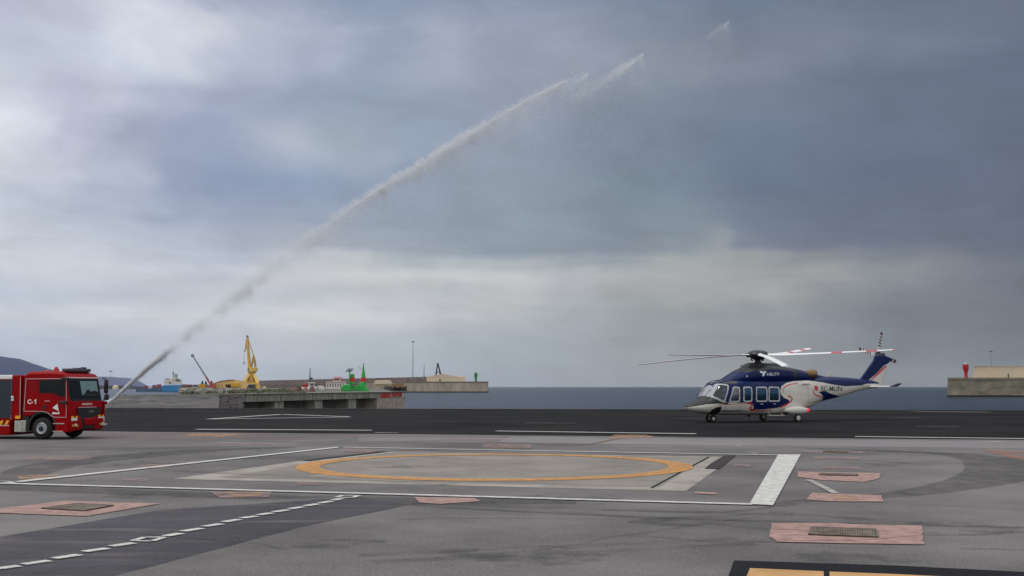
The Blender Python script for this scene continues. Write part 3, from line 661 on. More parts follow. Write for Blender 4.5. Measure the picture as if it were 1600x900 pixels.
mb = MB(); mb.cyl((0, 0, 0), (0, 0, 3.0), .8, .5, 8); mb.build('foot', M_MAST, t)
mast(172, 580, 607, 900, .12, 'thin distant light mast over the low hill left of the water jet')

# green beacon with solar panel and conical green beacon on the pier
DB = 238.0
M_REDB = mat('red_band_paint', (196, 26, 30), .5, var=.1, scale=1.2)
b = at(549, 611.6, DB); b.z = PZ
t = empty('harbour_beacon', b, 0, 'green beacon column with red band and tilted solar panel on the pier', 'beacon', )
k = mpp(DB)
def zz(v): return at(549, v, DB).z - PZ
mb = MB(); mb.lathe((.2, 0, 0), (0, 0, 1), [(3.6*k, zz(600.5)), (3.6*k, zz(596.7))], 20); mb.build('base_column', M_GREENB, t, smooth=True)
mb = MB(); mb.lathe((.2, 0, 0), (0, 0, 1), [(3.65*k, zz(596.7)), (3.65*k, zz(589.6))], 20); mb.build('red_band', M_REDB, t, smooth=True)
mb = MB(); mb.lathe((.2, 0, 0), (0, 0, 1), [(3.2*k, zz(589.6)), (3.2*k, zz(585.4)), (2.2*k, zz(584.4))], 20); mb.build('upper_column', M_GREENB, t, smooth=True)
mb = MB(); mb.lathe((-2.4*k, -.5, 0), (0, 0, 1), [(1.0*k, zz(600)), (.95*k, zz(578))], 12); mb.build('panel_post', M_GREENB, t, smooth=True)
mb = MB(); mb.hexa([(-8.6*k, -.9, zz(581.2)), (.6*k, -.9, zz(581.2)), (2.4*k, .5, zz(576.2)), (-6*k, .5, zz(576.2))], [(-8.6*k, -.95, zz(580.6)), (.6*k, -.95, zz(580.6)), (2.4*k, .45, zz(575.6)), (-6*k, .45, zz(575.6))]); mb.build('solar_panel', mat('solar_cells', (44, 48, 62), .3), t)
mb = MB()
mb.lathe((-.6, 0, 0), (0, 0, 1), [(5.5*k, 0), (5.5*k, zz(602.5)), (4*k, zz(600.5))], 20)
mb.box((-6.5*k, 0, zz(606.3)), (13*k, 1.6, 10.4*k)); mb.box((-13.5*k, 0, zz(607.5)), (4.5*k, 1.4, 7.5*k)); mb.box((6*k, .5, zz(607)), (9*k, 1.0, 8.5*k))
mb.build('base', M_GREENB, t, bevel=.12)
b = at(567.5, 611.6, DB + 4); b.z = PZ; D2 = DB + 4; k = mpp(D2)
t = empty('harbour_beacon', b, 0, 'conical green beacon tower with red band, the taller of the two on the pier', 'beacon')
def zz(v): return at(567, v, D2).z - PZ
mb = MB(); mb.lathe((0, 0, 0), (0, 0, 1), [(3.9*k, zz(597)), (3.5*k, zz(589.6))], 4 * 6); mb.build('red_band', M_REDB, t, smooth=True)
mb = MB(); mb.lathe((0, 0, 0), (0, 0, 1), [(3.3*k, zz(589.6)), (1.1*k, zz(573.5)), (.7*k, zz(569))], 24); mb.build('cone', M_GREENB, t, smooth=True)
mb = MB(); mb.lathe((-1*k, 0, 0), (0, 0, 1), [(6.2*k, 0), (5.6*k, zz(601)), (4.4*k, zz(597))], 24)
mb.hexa([(0, -1, 0), (10*k, -1, 0), (10*k, 1, 0), (0, 1, 0)], [(0, -.8, zz(601)), (4*k, -.8, zz(603)), (4*k, .8, zz(603)), (0, .8, zz(601))])
mb.prism([(-12*k, -.5, zz(606)), (-10*k, -.5, zz(609)), (-5*k, -.5, zz(607)), (-5*k, -.5, zz(601))], (0, .9, 0))
mb.build('base', M_GREENB, t, bevel=.08)
mb = MB(); mb.cyl((0, 0, zz(575)), (-6.5*k, 0, zz(575.6)), .05, n=6); mb.cyl((-6.5*k, 0, zz(575.6)), (-7*k, 0, zz(571)), .05, n=6); mb.build('bracket', M_MAST, t)
mb = MB(); mb.lathe((0, 0, zz(569)), (0, 0, 1), [(.55*k, 0), (.55*k, 1.2*k), (.1*k, 1.8*k)], 10); mb.build('lantern', mat('dark_lamp', (60, 64, 68)), t)

# white building with red roof
Dw = 420
t = empty('harbour_office', at(524, 607, Dw), 0, 'small white building with red roof lantern left of the green beacons', 'building')
M_WHITE = mat('white_render', (216, 208, 202), .85, var=.06, scale=.3)
M_ROOF = mat('red_roof_tile', (158, 92, 84), .9, var=.2, scale=.5)
mb = MB(t.location); pbox(mb, 509.5, 541, 597, 607.5, Dw, 8); mb.build('wall', M_WHITE, t)
mb = MB(t.location); pbox(mb, 508.8, 541.6, 595.9, 597, Dw - .4, 9); mb.build('eave', mat('pink_eave', (206, 176, 170), .8), t)
mb = MB(t.location); pbox(mb, 520.5, 532, 591.2, 595.8, Dw + 2, 4); mb.build('roof_lantern', M_WHITE, t)
mb = MB(t.location); a, b = at(518.5, 591.2, Dw + 1.4), at(534, 589, Dw + 1.4)
mb.hexa([(a.x, a.y, a.z), (b.x, a.y, a.z), (b.x, a.y+5.2, a.z), (a.x, a.y+5.2, a.z)], [(a.x+1, a.y+1.5, b.z), (b.x-1, a.y+1.5, b.z), (b.x-1, a.y+3.5, b.z), (a.x+1, a.y+3.5, b.z)]); mb.build('roof', M_ROOF, t)
for u in (511.5, 515.5, 519.5, 523.5, 527.5, 531.5, 535.5):
    mb = MB(t.location); pbox(mb, u, u + 1.3, 599.5, 604.5, Dw - .06, .1); mb.build('window', mat('dark_glass', (40, 46, 54), .2), t)
mb = MB(t.location); pbox(mb, 521.5, 531, 592.4, 594.4, Dw + 1.95, .1); mb.build('window', MATS['dark_glass'], t)

# small white workboat with red deckhouse
Dv = 330
t = empty('moored_boat', at(480, 610, Dv), 0, 'white boat with red deckhouse and lattice mast moored beyond the pier', 'boat')
M_BWH = mat('boat_white', (208, 206, 202), .5); M_BRD = mat('boat_red', (150, 30, 38), .5)
mb = MB(t.location)
hp = [at(466, 607.5, Dv), at(472, 605, Dv), at(490, 605, Dv), at(495.5, 603.5, Dv), at(492.5, 611, Dv), at(468, 611, Dv)]
mb.prism(hp, (0, 3.6, 0)); mb.build('hull', M_BWH, t, bevel=.2)
mb = MB(t.location); pbox(mb, 472.5, 481.5, 600, 605, Dv + .6, 2.4, .9); mb.build('deckhouse', M_BRD, t, bevel=.1)
mb = MB(t.location); pbox(mb, 481.7, 491, 598.6, 605, Dv + .6, 2.4, .92); mb.build('wheelhouse', M_BWH, t, bevel=.1)
mb = MB(t.location); pbox(mb, 480, 493, 597.4, 598.5, Dv + .3, 3); mb.build('wheelhouse_roof', M_BWH, t)
mb = MB(t.location)
for du in (-1.2, 1.2): mb.cyl(at(484.5 + du, 597.3, Dv + 1.5), at(484.5 + du*.4, 575, Dv + 1.5), .09, .05, 6)
for i in range(7):
    v = 596 - i * 3; mb.cyl(at(483.6, v, Dv+1.5), at(485.4, v - 2.6, Dv+1.5), .045, n=5); 
mb.box(at(486.3, 591.5, Dv + 1.5), (.9, .3, .6)); mb.build('mast', mat('mast_blue_grey', (66, 76, 98), .5), t)
mb = MB(t.location); pbox(mb, 484, 490, 600, 602, Dv + .5, .1); mb.build('window', MATS['dark_glass'], t)
# second low white boat
t = empty('moored_boat', at(500, 609, Dv + 6), 0, 'low white launch lying between the red deckhouse boat and the white building', 'boat')
mb = MB(t.location); mb.prism([at(493, 605.5, Dv+6), at(509, 605.5, Dv+6), at(507, 609.5, Dv+6), at(496, 609.5, Dv+6)], (0, 2.2, 0)); mb.build('hull', M_BWH, t, bevel=.1)
mb = MB(t.location); pbox(mb, 496, 506, 602.8, 605.5, Dv + 6.3, 1.6, .85); mb.build('cabin', M_BWH, t, bevel=.1)

# beige lorry box and digger on the breakwater root
t = empty('beige_container', at(599, 602, 520), 0, 'pale beige long container box standing right of the green beacons', 'container')
mb = MB(t.location); ppoly(mb, [(584.5, 600.5), (585.5, 595.4), (588, 594.4), (610, 594.2), (612, 596.5), (612, 599.6), (603, 600.4), (590, 600.6)], 520, 3); mb.build('box', M_BEIGE2, t, bevel=.1)
mb = MB(t.location); pbox(mb, 587, 611, 600.6, 604.5, 520.4, 2.2); mb.build('chassis', mat('tan_steel', (176, 156, 124), .8), t)
t = empty('loader', at(622, 604, 500), 0, 'small brown loader with dark wheels at the root of the breakwater', 'loader')
mb = MB(t.location); ppoly(mb, [(612, 606), (612, 600.5), (617, 598.6), (627, 598.8), (631, 598), (632, 606)], 500, 2.4); mb.build('body', mat('brown_steel', (140, 112, 78), .8, var=.3, scale=.8), t, bevel=.08)
for u in (617, 625.5):
    mb = MB(t.location); c = at(u, 606.4, 499.9); mb.cyl(c, c + Vector((0, .7, 0)), .72, n=14); mb.build('wheel', mat('tyre_rubber_far', (30, 28, 27), .9), t)
mb = MB(t.location); pbox(mb, 600, 636, 603.5, 612, 502, 6); mb.build('quay_block', M_OLDC, t); t.children[-1].name = 'ramp'

# reddish nets and scrap on the deck
t0 = None
for i, (u0, u1, v0, col_) in enumerate(((494, 503, 606.2, (128, 96, 92)), (503, 513, 605.2, (96, 62, 58)), (513, 522, 606.6, (136, 108, 104)), (522, 532, 606.0, (112, 84, 80)))):
    D = 238; b = pier_line((u0+u1)/2) + nrm * 5; b.z = PZ
    lab = ['greyish red heap of nets nearest the moored boats', 'darkest rusty heap of scrap, second from the boats', 'pale reddish heap of nets below the white building', 'brown red heap of nets just left of the green beacon'][i]
    w = (u1 - u0) * mpp(b.y) * .5; mb = MB(); n = 14; vs = []; 
    for j in range(7):
        for k2 in range(n):
            a_ = 2*math.pi*k2/n; rr = w * math.cos(j/6*1.45) * random.uniform(.85, 1.1)
            vs.append((rr*math.cos(a_), rr*.8*math.sin(a_), .02 + (1.0 + .2*(i % 2)) * math.sin(j/6*1.45) * random.uniform(.85, 1.05)))
    mb.add(vs, [(j*n+k2, j*n+(k2+1) % n, (j+1)*n+(k2+1) % n, (j+1)*n+k2) for j in range(6) for k2 in range(n)] + [tuple((6*n)+k2 for k2 in range(n))])
    o = mb.build('net_heap', mat('net_%d' % i, col_, .95, var=.5, scale=3, bump=.8, bscale=10)); o.location = b; tag(o, lab, 'net heap', 'heaps of nets and scrap on the pier deck')

# scrub on the quay: one mass of low growth
mb = MB()
def clump(cx_, cy_, cz, w, h, n):
    for _ in range(n):
        a_ = random.uniform(0, 6.28); r_ = w * math.sqrt(random.random()); x = cx_ + r_*math.cos(a_); y = cy_ + r_*math.sin(a_)
        z = cz + h * random.random() * (1 - (r_/w)**2 * .7); s_ = random.uniform(.10, .26)
        u_ = Vector((random.uniform(-1,1), random.uniform(-1,1), random.uniform(-.3,1))).normalized() * s_; v_ = u_.orthogonal().normalized() * s_ * .6
        c = Vector((x, y, z)); mb.add([c - u_ , c + v_, c + u_, c - v_], [(0, 1, 2, 3)])
for i in range(52):
    u = random.uniform(378, 494); p = pier_line(u) + nrm * random.uniform(1, 9); clump(p.x, p.y, PZ, random.uniform(.4, 1.5), random.uniform(.12, .45), 80)
for i in range(16):
    u = random.uniform(385, 470); p = at(u, 608, random.uniform(230, 330)); clump(p.x, p.y, PZ, random.uniform(1, 3), random.uniform(.2, .7), 90)
tag(mb.build('ground_cover', mat('scrub_leaves', (84, 88, 66), .9, var=.4, scale=.4)), kind='stuff')
# pale rubble at the left of the quay
mb = MB()
for i in range(420):
    u = random.uniform(281, 376); D = random.uniform(185, 420); p = at(u, 604, D); s_ = random.uniform(.25, .9) * (D/300)
    mb.box((p.x, p.y, PZ + s_*.2), (s_*random.uniform(1, 2.4), s_, s_*random.uniform(.4, .9)), Matrix.Rotation(random.uniform(0, 3), 3, 'Z') @ Matrix.Rotation(random.uniform(-.3, .3), 3, 'X'))
for i in range(160):
    u = random.uniform(283, 330); p = at(u, 604, random.uniform(520, 760)); s_ = random.uniform(.6, 1.6)
    mb.box((p.x, p.y, PZ + s_*.2), (s_*2, s_, s_*.8), Matrix.Rotation(random.uniform(0, 3), 3, 'Z'))
tag(mb.build('rubble', mat('w_rubble', (158, 152, 140), .95, var=1, c2=(92, 88, 80), scale=.3)), kind='stuff')
# pale posts on the deck
pm = None
for i, (u, lab) in enumerate(((362, 'white post left of its pair on the pier deck before the shed'), (366, 'white post in the middle of three before the shed'), (373, 'white post nearest the yellow crane on the pier deck'))):
    p = pier_line(u) + nrm * 2
    o = MB().box((0, 0, .4), (.12, .12, .8)).build('deck_post', mat('post_white', (190, 188, 180), .8), bevel=.02); o.location = (p.x, p.y, PZ); tag(o, lab, 'post', 'white posts on the pier deck')

# shed with red barrel roof
Ds = 560
t = empty('harbour_shed', at(356, 608, Ds), 0, 'long beige shed with low red barrel roof left of the yellow crane', 'shed')
M_SHED = mat('shed_yellow', (216, 182, 116), .85, var=.1, scale=.2)
mb = MB(t.location); ppoly(mb, [(337, 608.5), (337, 597.5), (345, 595.2), (360, 593.6), (374, 594.2), (386, 596.5), (386, 608.5)], Ds, 16); mb.build('wall', M_SHED, t)
mb = MB(t.location); arc_o = [(336.4, 597.6), (345, 594.9), (360, 593.2), (366, 592.9)]; arc_i = [(366, 593.6), (360, 594.2), (345, 596.2), (336.4, 598.2)]
ppoly(mb, arc_o + arc_i, Ds - .4, 17); mb.build('roof_edge', mat('shed_red', (160, 74, 58), .8), t)
mb = MB(t.location); pbox(mb, 352.5, 360.5, 600.6, 607, Ds - .1, .2); mb.build('door', mat('dark_door2', (58, 38, 42), .9), t)
for u in (338.4, 340.8, 343.2, 346.6):
    mb = MB(t.location); pbox(mb, u, u + .9, 600.5, 606, Ds - .1, .2); mb.build('window', mat('shed_window', (168, 128, 82), .8), t)
mb = MB(t.location); pbox(mb, 360.8, 374, 599, 604, Ds - 1.0, 1.0); mb.build('canopy', mat('canopy_yellow', (206, 158, 40), .7), t)

# containers and sheds left of it
cont = [((310, 320.5, 600, 605.5), (206, 158, 50), 'yellow container left of the red cabin', 540), ((327, 337, 598.5, 607.5), (172, 98, 78), 'orange brown container against the beige shed', 545),
        ((284, 292, 600.5, 606.5), (122, 84, 92), 'dull purple container right of the blue ship', 700), ((292.5, 300, 600.8, 606.8), (140, 70, 70), 'dull red container second from the blue ship', 704), ((301, 309, 601, 606.8), (104, 90, 116), 'violet grey container beside the yellow one', 700),
        ((320.8, 326, 601, 606), (150, 116, 96), 'tan container between the yellow and orange brown ones', 548)]
for (u0, u1, v0, v1), c_, lab, D in cont:
    t = empty('shipping_container', at((u0+u1)/2, v1, D), 0, lab, 'container', 'containers stacked on the far quay')
    mb = MB(t.location); pbox(mb, u0, u1, v0, v1 + 1.5, D, 2.6); mb.build('box', mat('cont_%d_%d' % (c_[0], c_[1]), c_, .7, var=.15, scale=.4), t)
    mb = MB(t.location)
    for i in range(7):
        u = u0 + (u1-u0) * (i + .5) / 7; pbox(mb, u - .12, u + .12, v0 + .5, v1, D - .06, .05)
    mb.build('rib', mat('cont_%d_%d' % (c_[0], c_[1]), c_), t)
# cypress-like dark trees above the containers
M_TREE = mat('dark_conifer', (44, 56, 52), .95)
tr = [(316, 595.2, 602, 'dark pointed tree leftmost of three behind the yellow container'), (321.5, 595.8, 602, 'dark pointed tree middle of three, just left of the crane boom'), (330.5, 595.0, 601, 'dark pointed tree right of the grey crane boom')]
for u, v0, v1, lab in tr:
    D = 600; b = at(u, v1 + 3, D); h = at(u, v0, D).z - b.z; t = empty('pine_tree', b, 0, lab, 'tree', 'pointed trees behind the far quay')
    MB().cyl((0, 0, 0), (0, 0, h*.35), .18, .12, 7).build('trunk', mat('bark', (80, 66, 54), .9), t)
    mb = MB()
    for _ in range(260):
        f_ = random.random(); r_ = (.95 * (1 - f_)**.7 + .08) * math.sqrt(random.random()); a_ = random.uniform(0, 6.28); c = Vector((r_*math.cos(a_), r_*math.sin(a_), h*(.22 + .78*f_)))
        u_ = Vector((random.uniform(-1,1), random.uniform(-1,1), random.uniform(-1,.5))).normalized()*.28; v_ = u_.orthogonal().normalized()*.14; mb.add([c-u_, c+v_, c+u_, c-v_], [(0,1,2,3)])
    mb.build('crown', M_TREE, t)
# mobile crane with long grey boom
Dm = 535
t = empty('mobile_crane', at(334, 608, Dm), 0, 'mobile crane with a long grey boom raised to the left and red cabin', 'crane')
mb = MB(t.location); pbox(mb, 324, 338, 603, 606.5, Dm, 2.6); mb.build('chassis', mat('crane_red', (160, 70, 62), .6), t, bevel=.1)
mb = MB(t.location); pbox(mb, 327.5, 332, 598.5, 603, Dm + .2, 2, .85); mb.build('cabin', mat('crane_red', (160, 70, 62)), t, bevel=.1)
mb = MB(t.location); mb.cyl(at(329.5, 601, Dm+1), at(301.5, 556.5, Dm+1), .42, .28, 8); mb.build('boom', mat('boom_grey', (122, 120, 130), .5), t)
mb = MB(t.location); mb.cyl(at(329.7, 601.4, Dm+1), at(322, 589, Dm+1), .52, .46, 8); mb.build('boom_base', mat('crane_red', (160, 70, 62)), t)
mb = MB(t.location); mb.box(at(300.9, 555.8, Dm+1), (1.3, .8, 1.3)); mb.build('boom_head', mat('boom_grey', (122, 120, 130)), t)
for u in (326, 330, 336):
    c = at(u, 607.2, Dm - .1); mb = MB(t.location); mb.cyl(c, c + Vector((0, .5, 0)), .5, n=12); mb.build('wheel', MATS['tyre_rubber_far'], t)

# yellow portal crane
Dc = 650.0
t = empty('portal_crane', at(391, 608, Dc), 0, 'tall yellow harbour portal crane with folded jib above the far quay', 'crane')
M_CR = mat('crane_yellow', (214, 176, 92), .6, var=.1, scale=.3); M_CRD = mat('crane_yellow_dark', (186, 150, 76), .6, var=.1, scale=.3)
def tbar(mb, p, q, r0, r1=None, d0=0, d1=0, n=4): mb.cyl(at(*p, Dc + d0), at(*q, Dc + d1), r0, r1, n)
for p, q, d0 in (((379, 600), (392, 581.5), 0), ((403.5, 600), (396, 581.5), 0), ((380, 599.5), (392.5, 581.5), 10), ((402.5, 599.5), (395.5, 581.5), 10)):
    mb = MB(t.location); tbar(mb, p, q, 1.25, 1.0, d0, 4.5 + d0 * .1); mb.build('portal_leg', M_CR, t)
for u, d0 in ((379, 0), (403.5, 0), (380, 10), (402.5, 10)):
    mb = MB(t.location); a = at(u, 600, Dc + d0); b_ = at(u, 608.6, Dc + d0); mb.hexa([(b_.x-1.3, b_.y-.8, b_.z), (b_.x+1.3, b_.y-.8, b_.z), (b_.x+1.3, b_.y+.8, b_.z), (b_.x-1.3, b_.y+.8, b_.z)], [(a.x-.9, a.y-.8, a.z), (a.x+.9, a.y-.8, a.z), (a.x+.9, a.y+.8, a.z), (a.x-.9, a.y+.8, a.z)]); mb.build('gantry_leg', M_CR, t)
mb = MB(t.location); pbox(mb, 377.5, 405, 597.6, 600.6, Dc - .6, 1.4); pbox(mb, 378.5, 404, 597.8, 600.4, Dc + 9.5, 1.4); pbox(mb, 377.5, 380.5, 597.8, 600.4, Dc, 10); pbox(mb, 402, 405, 597.8, 600.4, Dc, 10); mb.build('portal_frame', M_CR, t)
mb = MB(t.location); mb.lathe(at(393.5, 598, Dc + 5), (0, 0, 1), [(3.0, 0), (1.9, 6.3)], 10); mb.build('pylon', M_CRD, t)
mb = MB(t.location); mb.lathe(at(394, 582, Dc + 5), (0, 0, 1), [(2.6, 0), (2.6, .8), (1.4, 1.0)], 16); mb.build('slewing_ring', M_CRD, t)
mb = MB(t.location); pbox(mb, 388.5, 400.5, 574, 580.4, Dc + 2.5, 5); pbox(mb, 400.5, 402.6, 575, 579.5, Dc + 3, 4); mb.build('machine_house', M_CR, t, bevel=.2)
mb = MB(t.location); pbox(mb, 386.8, 388.4, 575, 580, Dc + 2.5, 2.5); mb.build('driver_cab', mat('crane_glass', (96, 104, 96), .3), t)
mb = MB(t.location); tbar(mb, (389.6, 575), (386.3, 530), .95, .75, 4, 4); tbar(mb, (389.6, 575), (386.3, 530), .75, .6, 6.5, 4.6); tbar(mb, (391.6, 574.5), (387.4, 530), .5, .4, 5, 4.3)
for i in range(9):
    v = 572 - i * 4.6; s_ = (575 - v) / 45; u0 = 389.6 - 3.3*s_; u1 = 391.8 - 4.4*s_; tbar(mb, (u0, v), (u1 + 1.2*(1-s_), v - 3.6), .32, n=4, d0=4, d1=5)
mb.build('main_jib', M_CR, t)
mb = MB(t.location); tbar(mb, (399.5, 574), (396.5, 556), .8, .6, 5, 5); tbar(mb, (393, 574), (396, 556), .6, .5, 5, 5); pbox(mb, 394.4, 399.4, 562, 566.5, Dc + 3.6, 2.6); mb.build('a_frame', M_CRD, t)
mb = MB(t.location); tbar(mb, (396.6, 556.5), (387.4, 528.5), .36, .3, 5, 4.5); mb.build('tie_rod', M_CR, t)
mb = MB(t.location); tbar(mb, (386.4, 526.5), (383.2, 547.5), .75, .45, 4.4, 4.2); mb.build('fly_jib', M_CR, t)
mb = MB(t.location); mb.box(at(386.6, 526.3, Dc+4.5), (1.1, 1.2, 1.4)); mb.cyl(at(386.6, 526, Dc+4.5), at(386.6, 523.6, Dc+4.5), .25, .1, 6); mb.build('jib_head', mat('crane_head_grey', (96, 98, 92), .6), t)
mb = MB(t.location); mb.cyl(at(381.6, 548.6, Dc+4.2), at(381.2, 566, Dc+4.2), .09, n=5); mb.cyl(at(383.2, 547.6, Dc+4.2), at(381.5, 549.4, Dc+4.2), .35, n=6); mb.box(at(381.2, 567, Dc+4.2), (.7, .7, 1.0)); mb.build('hook_cable', mat('boom_grey', (122, 120, 130)), t)
t2 = empty('quay_container', at(392, 606, 652), 0, 'grey container standing under the yellow portal crane', 'container')
mb = MB(t2.location); pbox(mb, 387.5, 397, 600.8, 607, 654, 3); mb.build('box', mat('grey_violet_box', (120, 114, 124), .8, var=.1), t2)
t2 = empty('parked_van', at(412, 608, 520), 0, 'small cream van parked right of the yellow crane', 'van')
mb = MB(t2.location); ppoly(mb, [(409, 607.5), (409, 604.2), (411, 603.6), (415.5, 603.8), (416, 607.5)], 520, 2); mb.build('body', M_BEIGE2, t2, bevel=.05)
mb = MB(t2.location); pbox(mb, 409.6, 411.6, 604.4, 605.6, 519.95, .05); mb.build('window', MATS['dark_glass'], t2)

# blue supply ship and its long low dark hull
Dp = 1030.0
t = empty('supply_ship', at(250, 611.5, Dp), 0, 'blue hulled ship with white superstructure moored left of the quay', 'ship'); t.location.z = SEA_Z
M_SHB = mat('ship_blue', (32, 124, 180), .5, var=.1, scale=.1); M_SHD = mat('ship_dark_blue', (58, 88, 120), .6, var=.12, scale=.1); M_SHW = mat('ship_white', (208, 204, 194), .6, var=.08, scale=.1)
mb = MB(t.location); ppoly(mb, [(253, 612), (252, 604), (255, 601.8), (284.5, 601.4), (282, 608), (280.5, 612)], Dp, 14); mb.build('hull', M_SHB, t, bevel=.3)
mb = MB(t.location); ppoly(mb, [(212, 612), (213, 607.5), (252.9, 606.4), (252.9, 612)], Dp + .6, 13); mb.build('long_hull', M_SHD, t)
mb = MB(t.location); pbox(mb, 256, 284, 594.8, 601.5, Dp + 1, 10); pbox(mb, 257, 265, 590.6, 594.8, Dp + 2, 8); pbox(mb, 265, 283, 592.0, 594.8, Dp + 2, 8); pbox(mb, 269, 275, 589.4, 592, Dp + 2.5, 6); mb.build('superstructure', M_SHW, t)
mb = MB(t.location); pbox(mb, 272.5, 277.5, 584, 592.4, Dp + 3, 5, .85); mb.build('funnel', mat('ship_funnel', (158, 158, 158), .6), t)
mb = MB(t.location); mb.cyl(at(270.8, 592.5, Dp+5), at(270.8, 580, Dp+5), .5, .3, 6); mb.cyl(at(269.4, 583.5, Dp+5), at(272.2, 583.5, Dp+5), .35, n=6); mb.build('mast', mat('mast_blue_grey', (66, 76, 98)), t)
for i, (u0, u1, v0, v1) in enumerate(((259, 264, 592.6, 593.6), (269, 279, 593.4, 594.3), (264, 267, 597, 599.6), (275.5, 281, 592.6, 596))):
    mb = MB(t.location); pbox(mb, u0, u1, v0, v1, Dp + (1.9 if v1 < 595.4 else .9), .1); mb.build('window', mat('ship_window', (96, 84, 74), .5), t)
for i, (u0, u1, v0, c_, lab) in enumerate(((225, 231, 602.6, (132, 76, 84), 'dull red deck container leftmost on the long dark hull'), (231.5, 237, 602.8, (206, 198, 200), 'white deck container on the long dark hull'), (238, 245, 601.6, (120, 88, 100), 'purple deck container on the long dark hull'), (245.5, 252, 600.4, (150, 66, 72), 'red deck container nearest the white superstructure'))):
    t = empty('deck_container', at((u0+u1)/2, 607, Dp + 3), 0, lab, 'container', 'containers on the long dark hull')
    mb = MB(t.location); pbox(mb, u0, u1, v0, 607, Dp + 3, 5); mb.build('box', mat('dk_%d' % i, c_, .7, var=.15, scale=.3), t, bevel=.1)
    mb = MB(t.location)
    for j in range(4): pbox(mb, u0 + (u1-u0)*(j+.35)/4, u0 + (u1-u0)*(j+.6)/4, v0 + .8, 606, Dp + 2.9, .1)
    mb.build('rib', mat('dk_%d' % i, c_), t)
# far shore strip with a pale storage tank
mb = MB(); ppoly(mb, [(-400, 612), (-400, 600), (200, 602.5), (226, 604.5), (290, 603.5), (410, 602.5), (410, 612)], 2100, 120)
tag(mb.build('far_shore', mat('w_far_shore', (96, 88, 90), .95, var=1, c2=(78, 84, 94), scale=.02)), kind='structure')
t = empty('storage_tank', at(180.5, 609, 2000), 0, 'round pale storage tank on the shore beneath the hill', 'tank')
mb = MB(t.location); c = at(180.5, 609.5, 2000); mb.lathe(c, (0, 0, 1), [(5.2, 0), (5.2, 5.5), (4, 8), (1.5, 9.2)], 20); mb.build('shell', M_BEIGE, t, smooth=True)

# =================================================================== HELICOPTER
HO = gnd(1218.5, 658.4); TH = R(23)
HT = empty('helicopter', HO, math.pi + TH, 'parked blue and white twin-engine helicopter with five rotor blades on the dark runway', 'helicopter')
HM = Matrix.Translation(HO) @ Matrix.Rotation(math.pi + TH, 4, 'Z'); HMI = HM.inverted()
def on_plane(MI, u, v, axis, val):
    o = MI @ Vector((0, 0, CAMZ)); d = MI.to_3x3() @ ray(u, v); t = (val - o[axis]) / d[axis]
    return o + d * t
# body stations: x, z bottom, z top, half width, exponent
ST = np.array([(5.87,.79,.84,.02,2),(5.80,.70,.92,.17,2),(5.65,.62,.98,.32,2.1),(5.4,.55,1.07,.47,2.1),(5.1,.49,1.19,.62,2.2),(4.82,.45,1.31,.75,2.3),(4.62,.42,1.56,.83,2.4),(4.42,.40,1.86,.91,2.5),(4.2,.39,2.08,.97,2.7),(3.9,.38,2.18,1.03,2.8),
 (3.4,.37,2.24,1.08,3.0),(2.2,.36,2.28,1.13,3.2),(0.2,.37,2.30,1.14,3.2),(-.8,.45,2.33,1.11,3.0),(-1.4,.62,2.37,1.02,2.8),(-2.0,.84,2.39,.88,2.6),(-2.7,1.05,2.40,.68,2.4),(-3.5,1.20,2.39,.50,2.3),(-4.4,1.39,2.35,.40,2.2),(-5.5,1.64,2.27,.31,2.1),(-6.2,1.74,2.20,.24,2.0),(-6.7,1.82,2.10,.12,2.0)])[::-1]
CW = np.array([(3.75,2.10,2.20,.25,2),(3.4,2.0,2.30,.55,2.2),(3.0,1.98,2.49,.74,2.3),(2.6,1.95,2.70,.84,2.4),(2.2,1.95,2.84,.90,2.5),(1.7,1.95,2.93,.93,2.5),(1.0,1.95,2.97,.94,2.5),(.2,1.95,2.94,.93,2.5),(-.5,1.95,2.86,.88,2.5),(-1.2,1.98,2.75,.78,2.4),(-1.8,2.02,2.62,.62,2.3),(-2.4,2.1,2.50,.42,2.2),(-2.9,2.2,2.42,.2,2)])[::-1]
def smooth_interp(S, x):
    xs = S[:, 0]; out = []
    for c in range(1, 5):
        y = S[:, c]; h = np.diff(xs); dl = np.diff(y) / h; m = np.zeros_like(y)
        m[0], m[-1] = dl[0], dl[-1]
        for i in range(1, len(y) - 1): m[i] = 0 if dl[i-1] * dl[i] <= 0 else 2 * dl[i-1] * dl[i] / (dl[i-1] + dl[i])
        i = np.clip(np.searchsorted(xs, x) - 1, 0, len(xs) - 2); t = (x - xs[i]) / h[i]
        out.append((2*t**3-3*t**2+1)*y[i] + (t**3-2*t**2+t)*h[i]*m[i] + (-2*t**3+3*t**2)*y[i+1] + (t**3-t**2)*h[i]*m[i+1])
    return out
def surf_y(S, x, z):
    zb, zt, hw, n = [float(q) for q in smooth_interp(S, np.array(min(max(x, S[0, 0]), S[-1, 0])))]
    q = abs((z - (zb+zt)/2) / ((zt-zb)/2))
    return hw * (1 - q**n)**(1/n) if q < .97 else hw * (1 - .97**n)**(1/n)
def HP(u, v, S=None):
    """bearing -> (x, z) on the port flank"""
    S = ST if S is None else S; ly = 1.0
    for _ in range(8):
        p = on_plane(HMI, u, v, 1, ly); ly = .5 * ly + .5 * surf_y(S, p.x, p.z)
    return (p.x, p.z)
def HPs(pts, S=None): return [HP(u, v, S) for u, v in pts]
M_HBLUE = mat('heli_blue', (4, 26, 76), .34, spec=.22, var=.08, scale=1.5)
M_HWHITE = mat('heli_white', (218, 214, 204), .42, coat=.15, var=1, c2=(196, 191, 180), scale=1.6, stretch=(.5, 1, 2))
M_HRED = mat('heli_red', (190, 36, 44), .35, coat=.4)
M_HBLACK = mat('heli_black', (24, 24, 28), .45)
M_HFRAME = mat('window_frame', (176, 178, 182), .4)
M_HBROWN = mat('exhaust_metal', (128, 104, 72), .45, metal=.7, var=.3, scale=6)
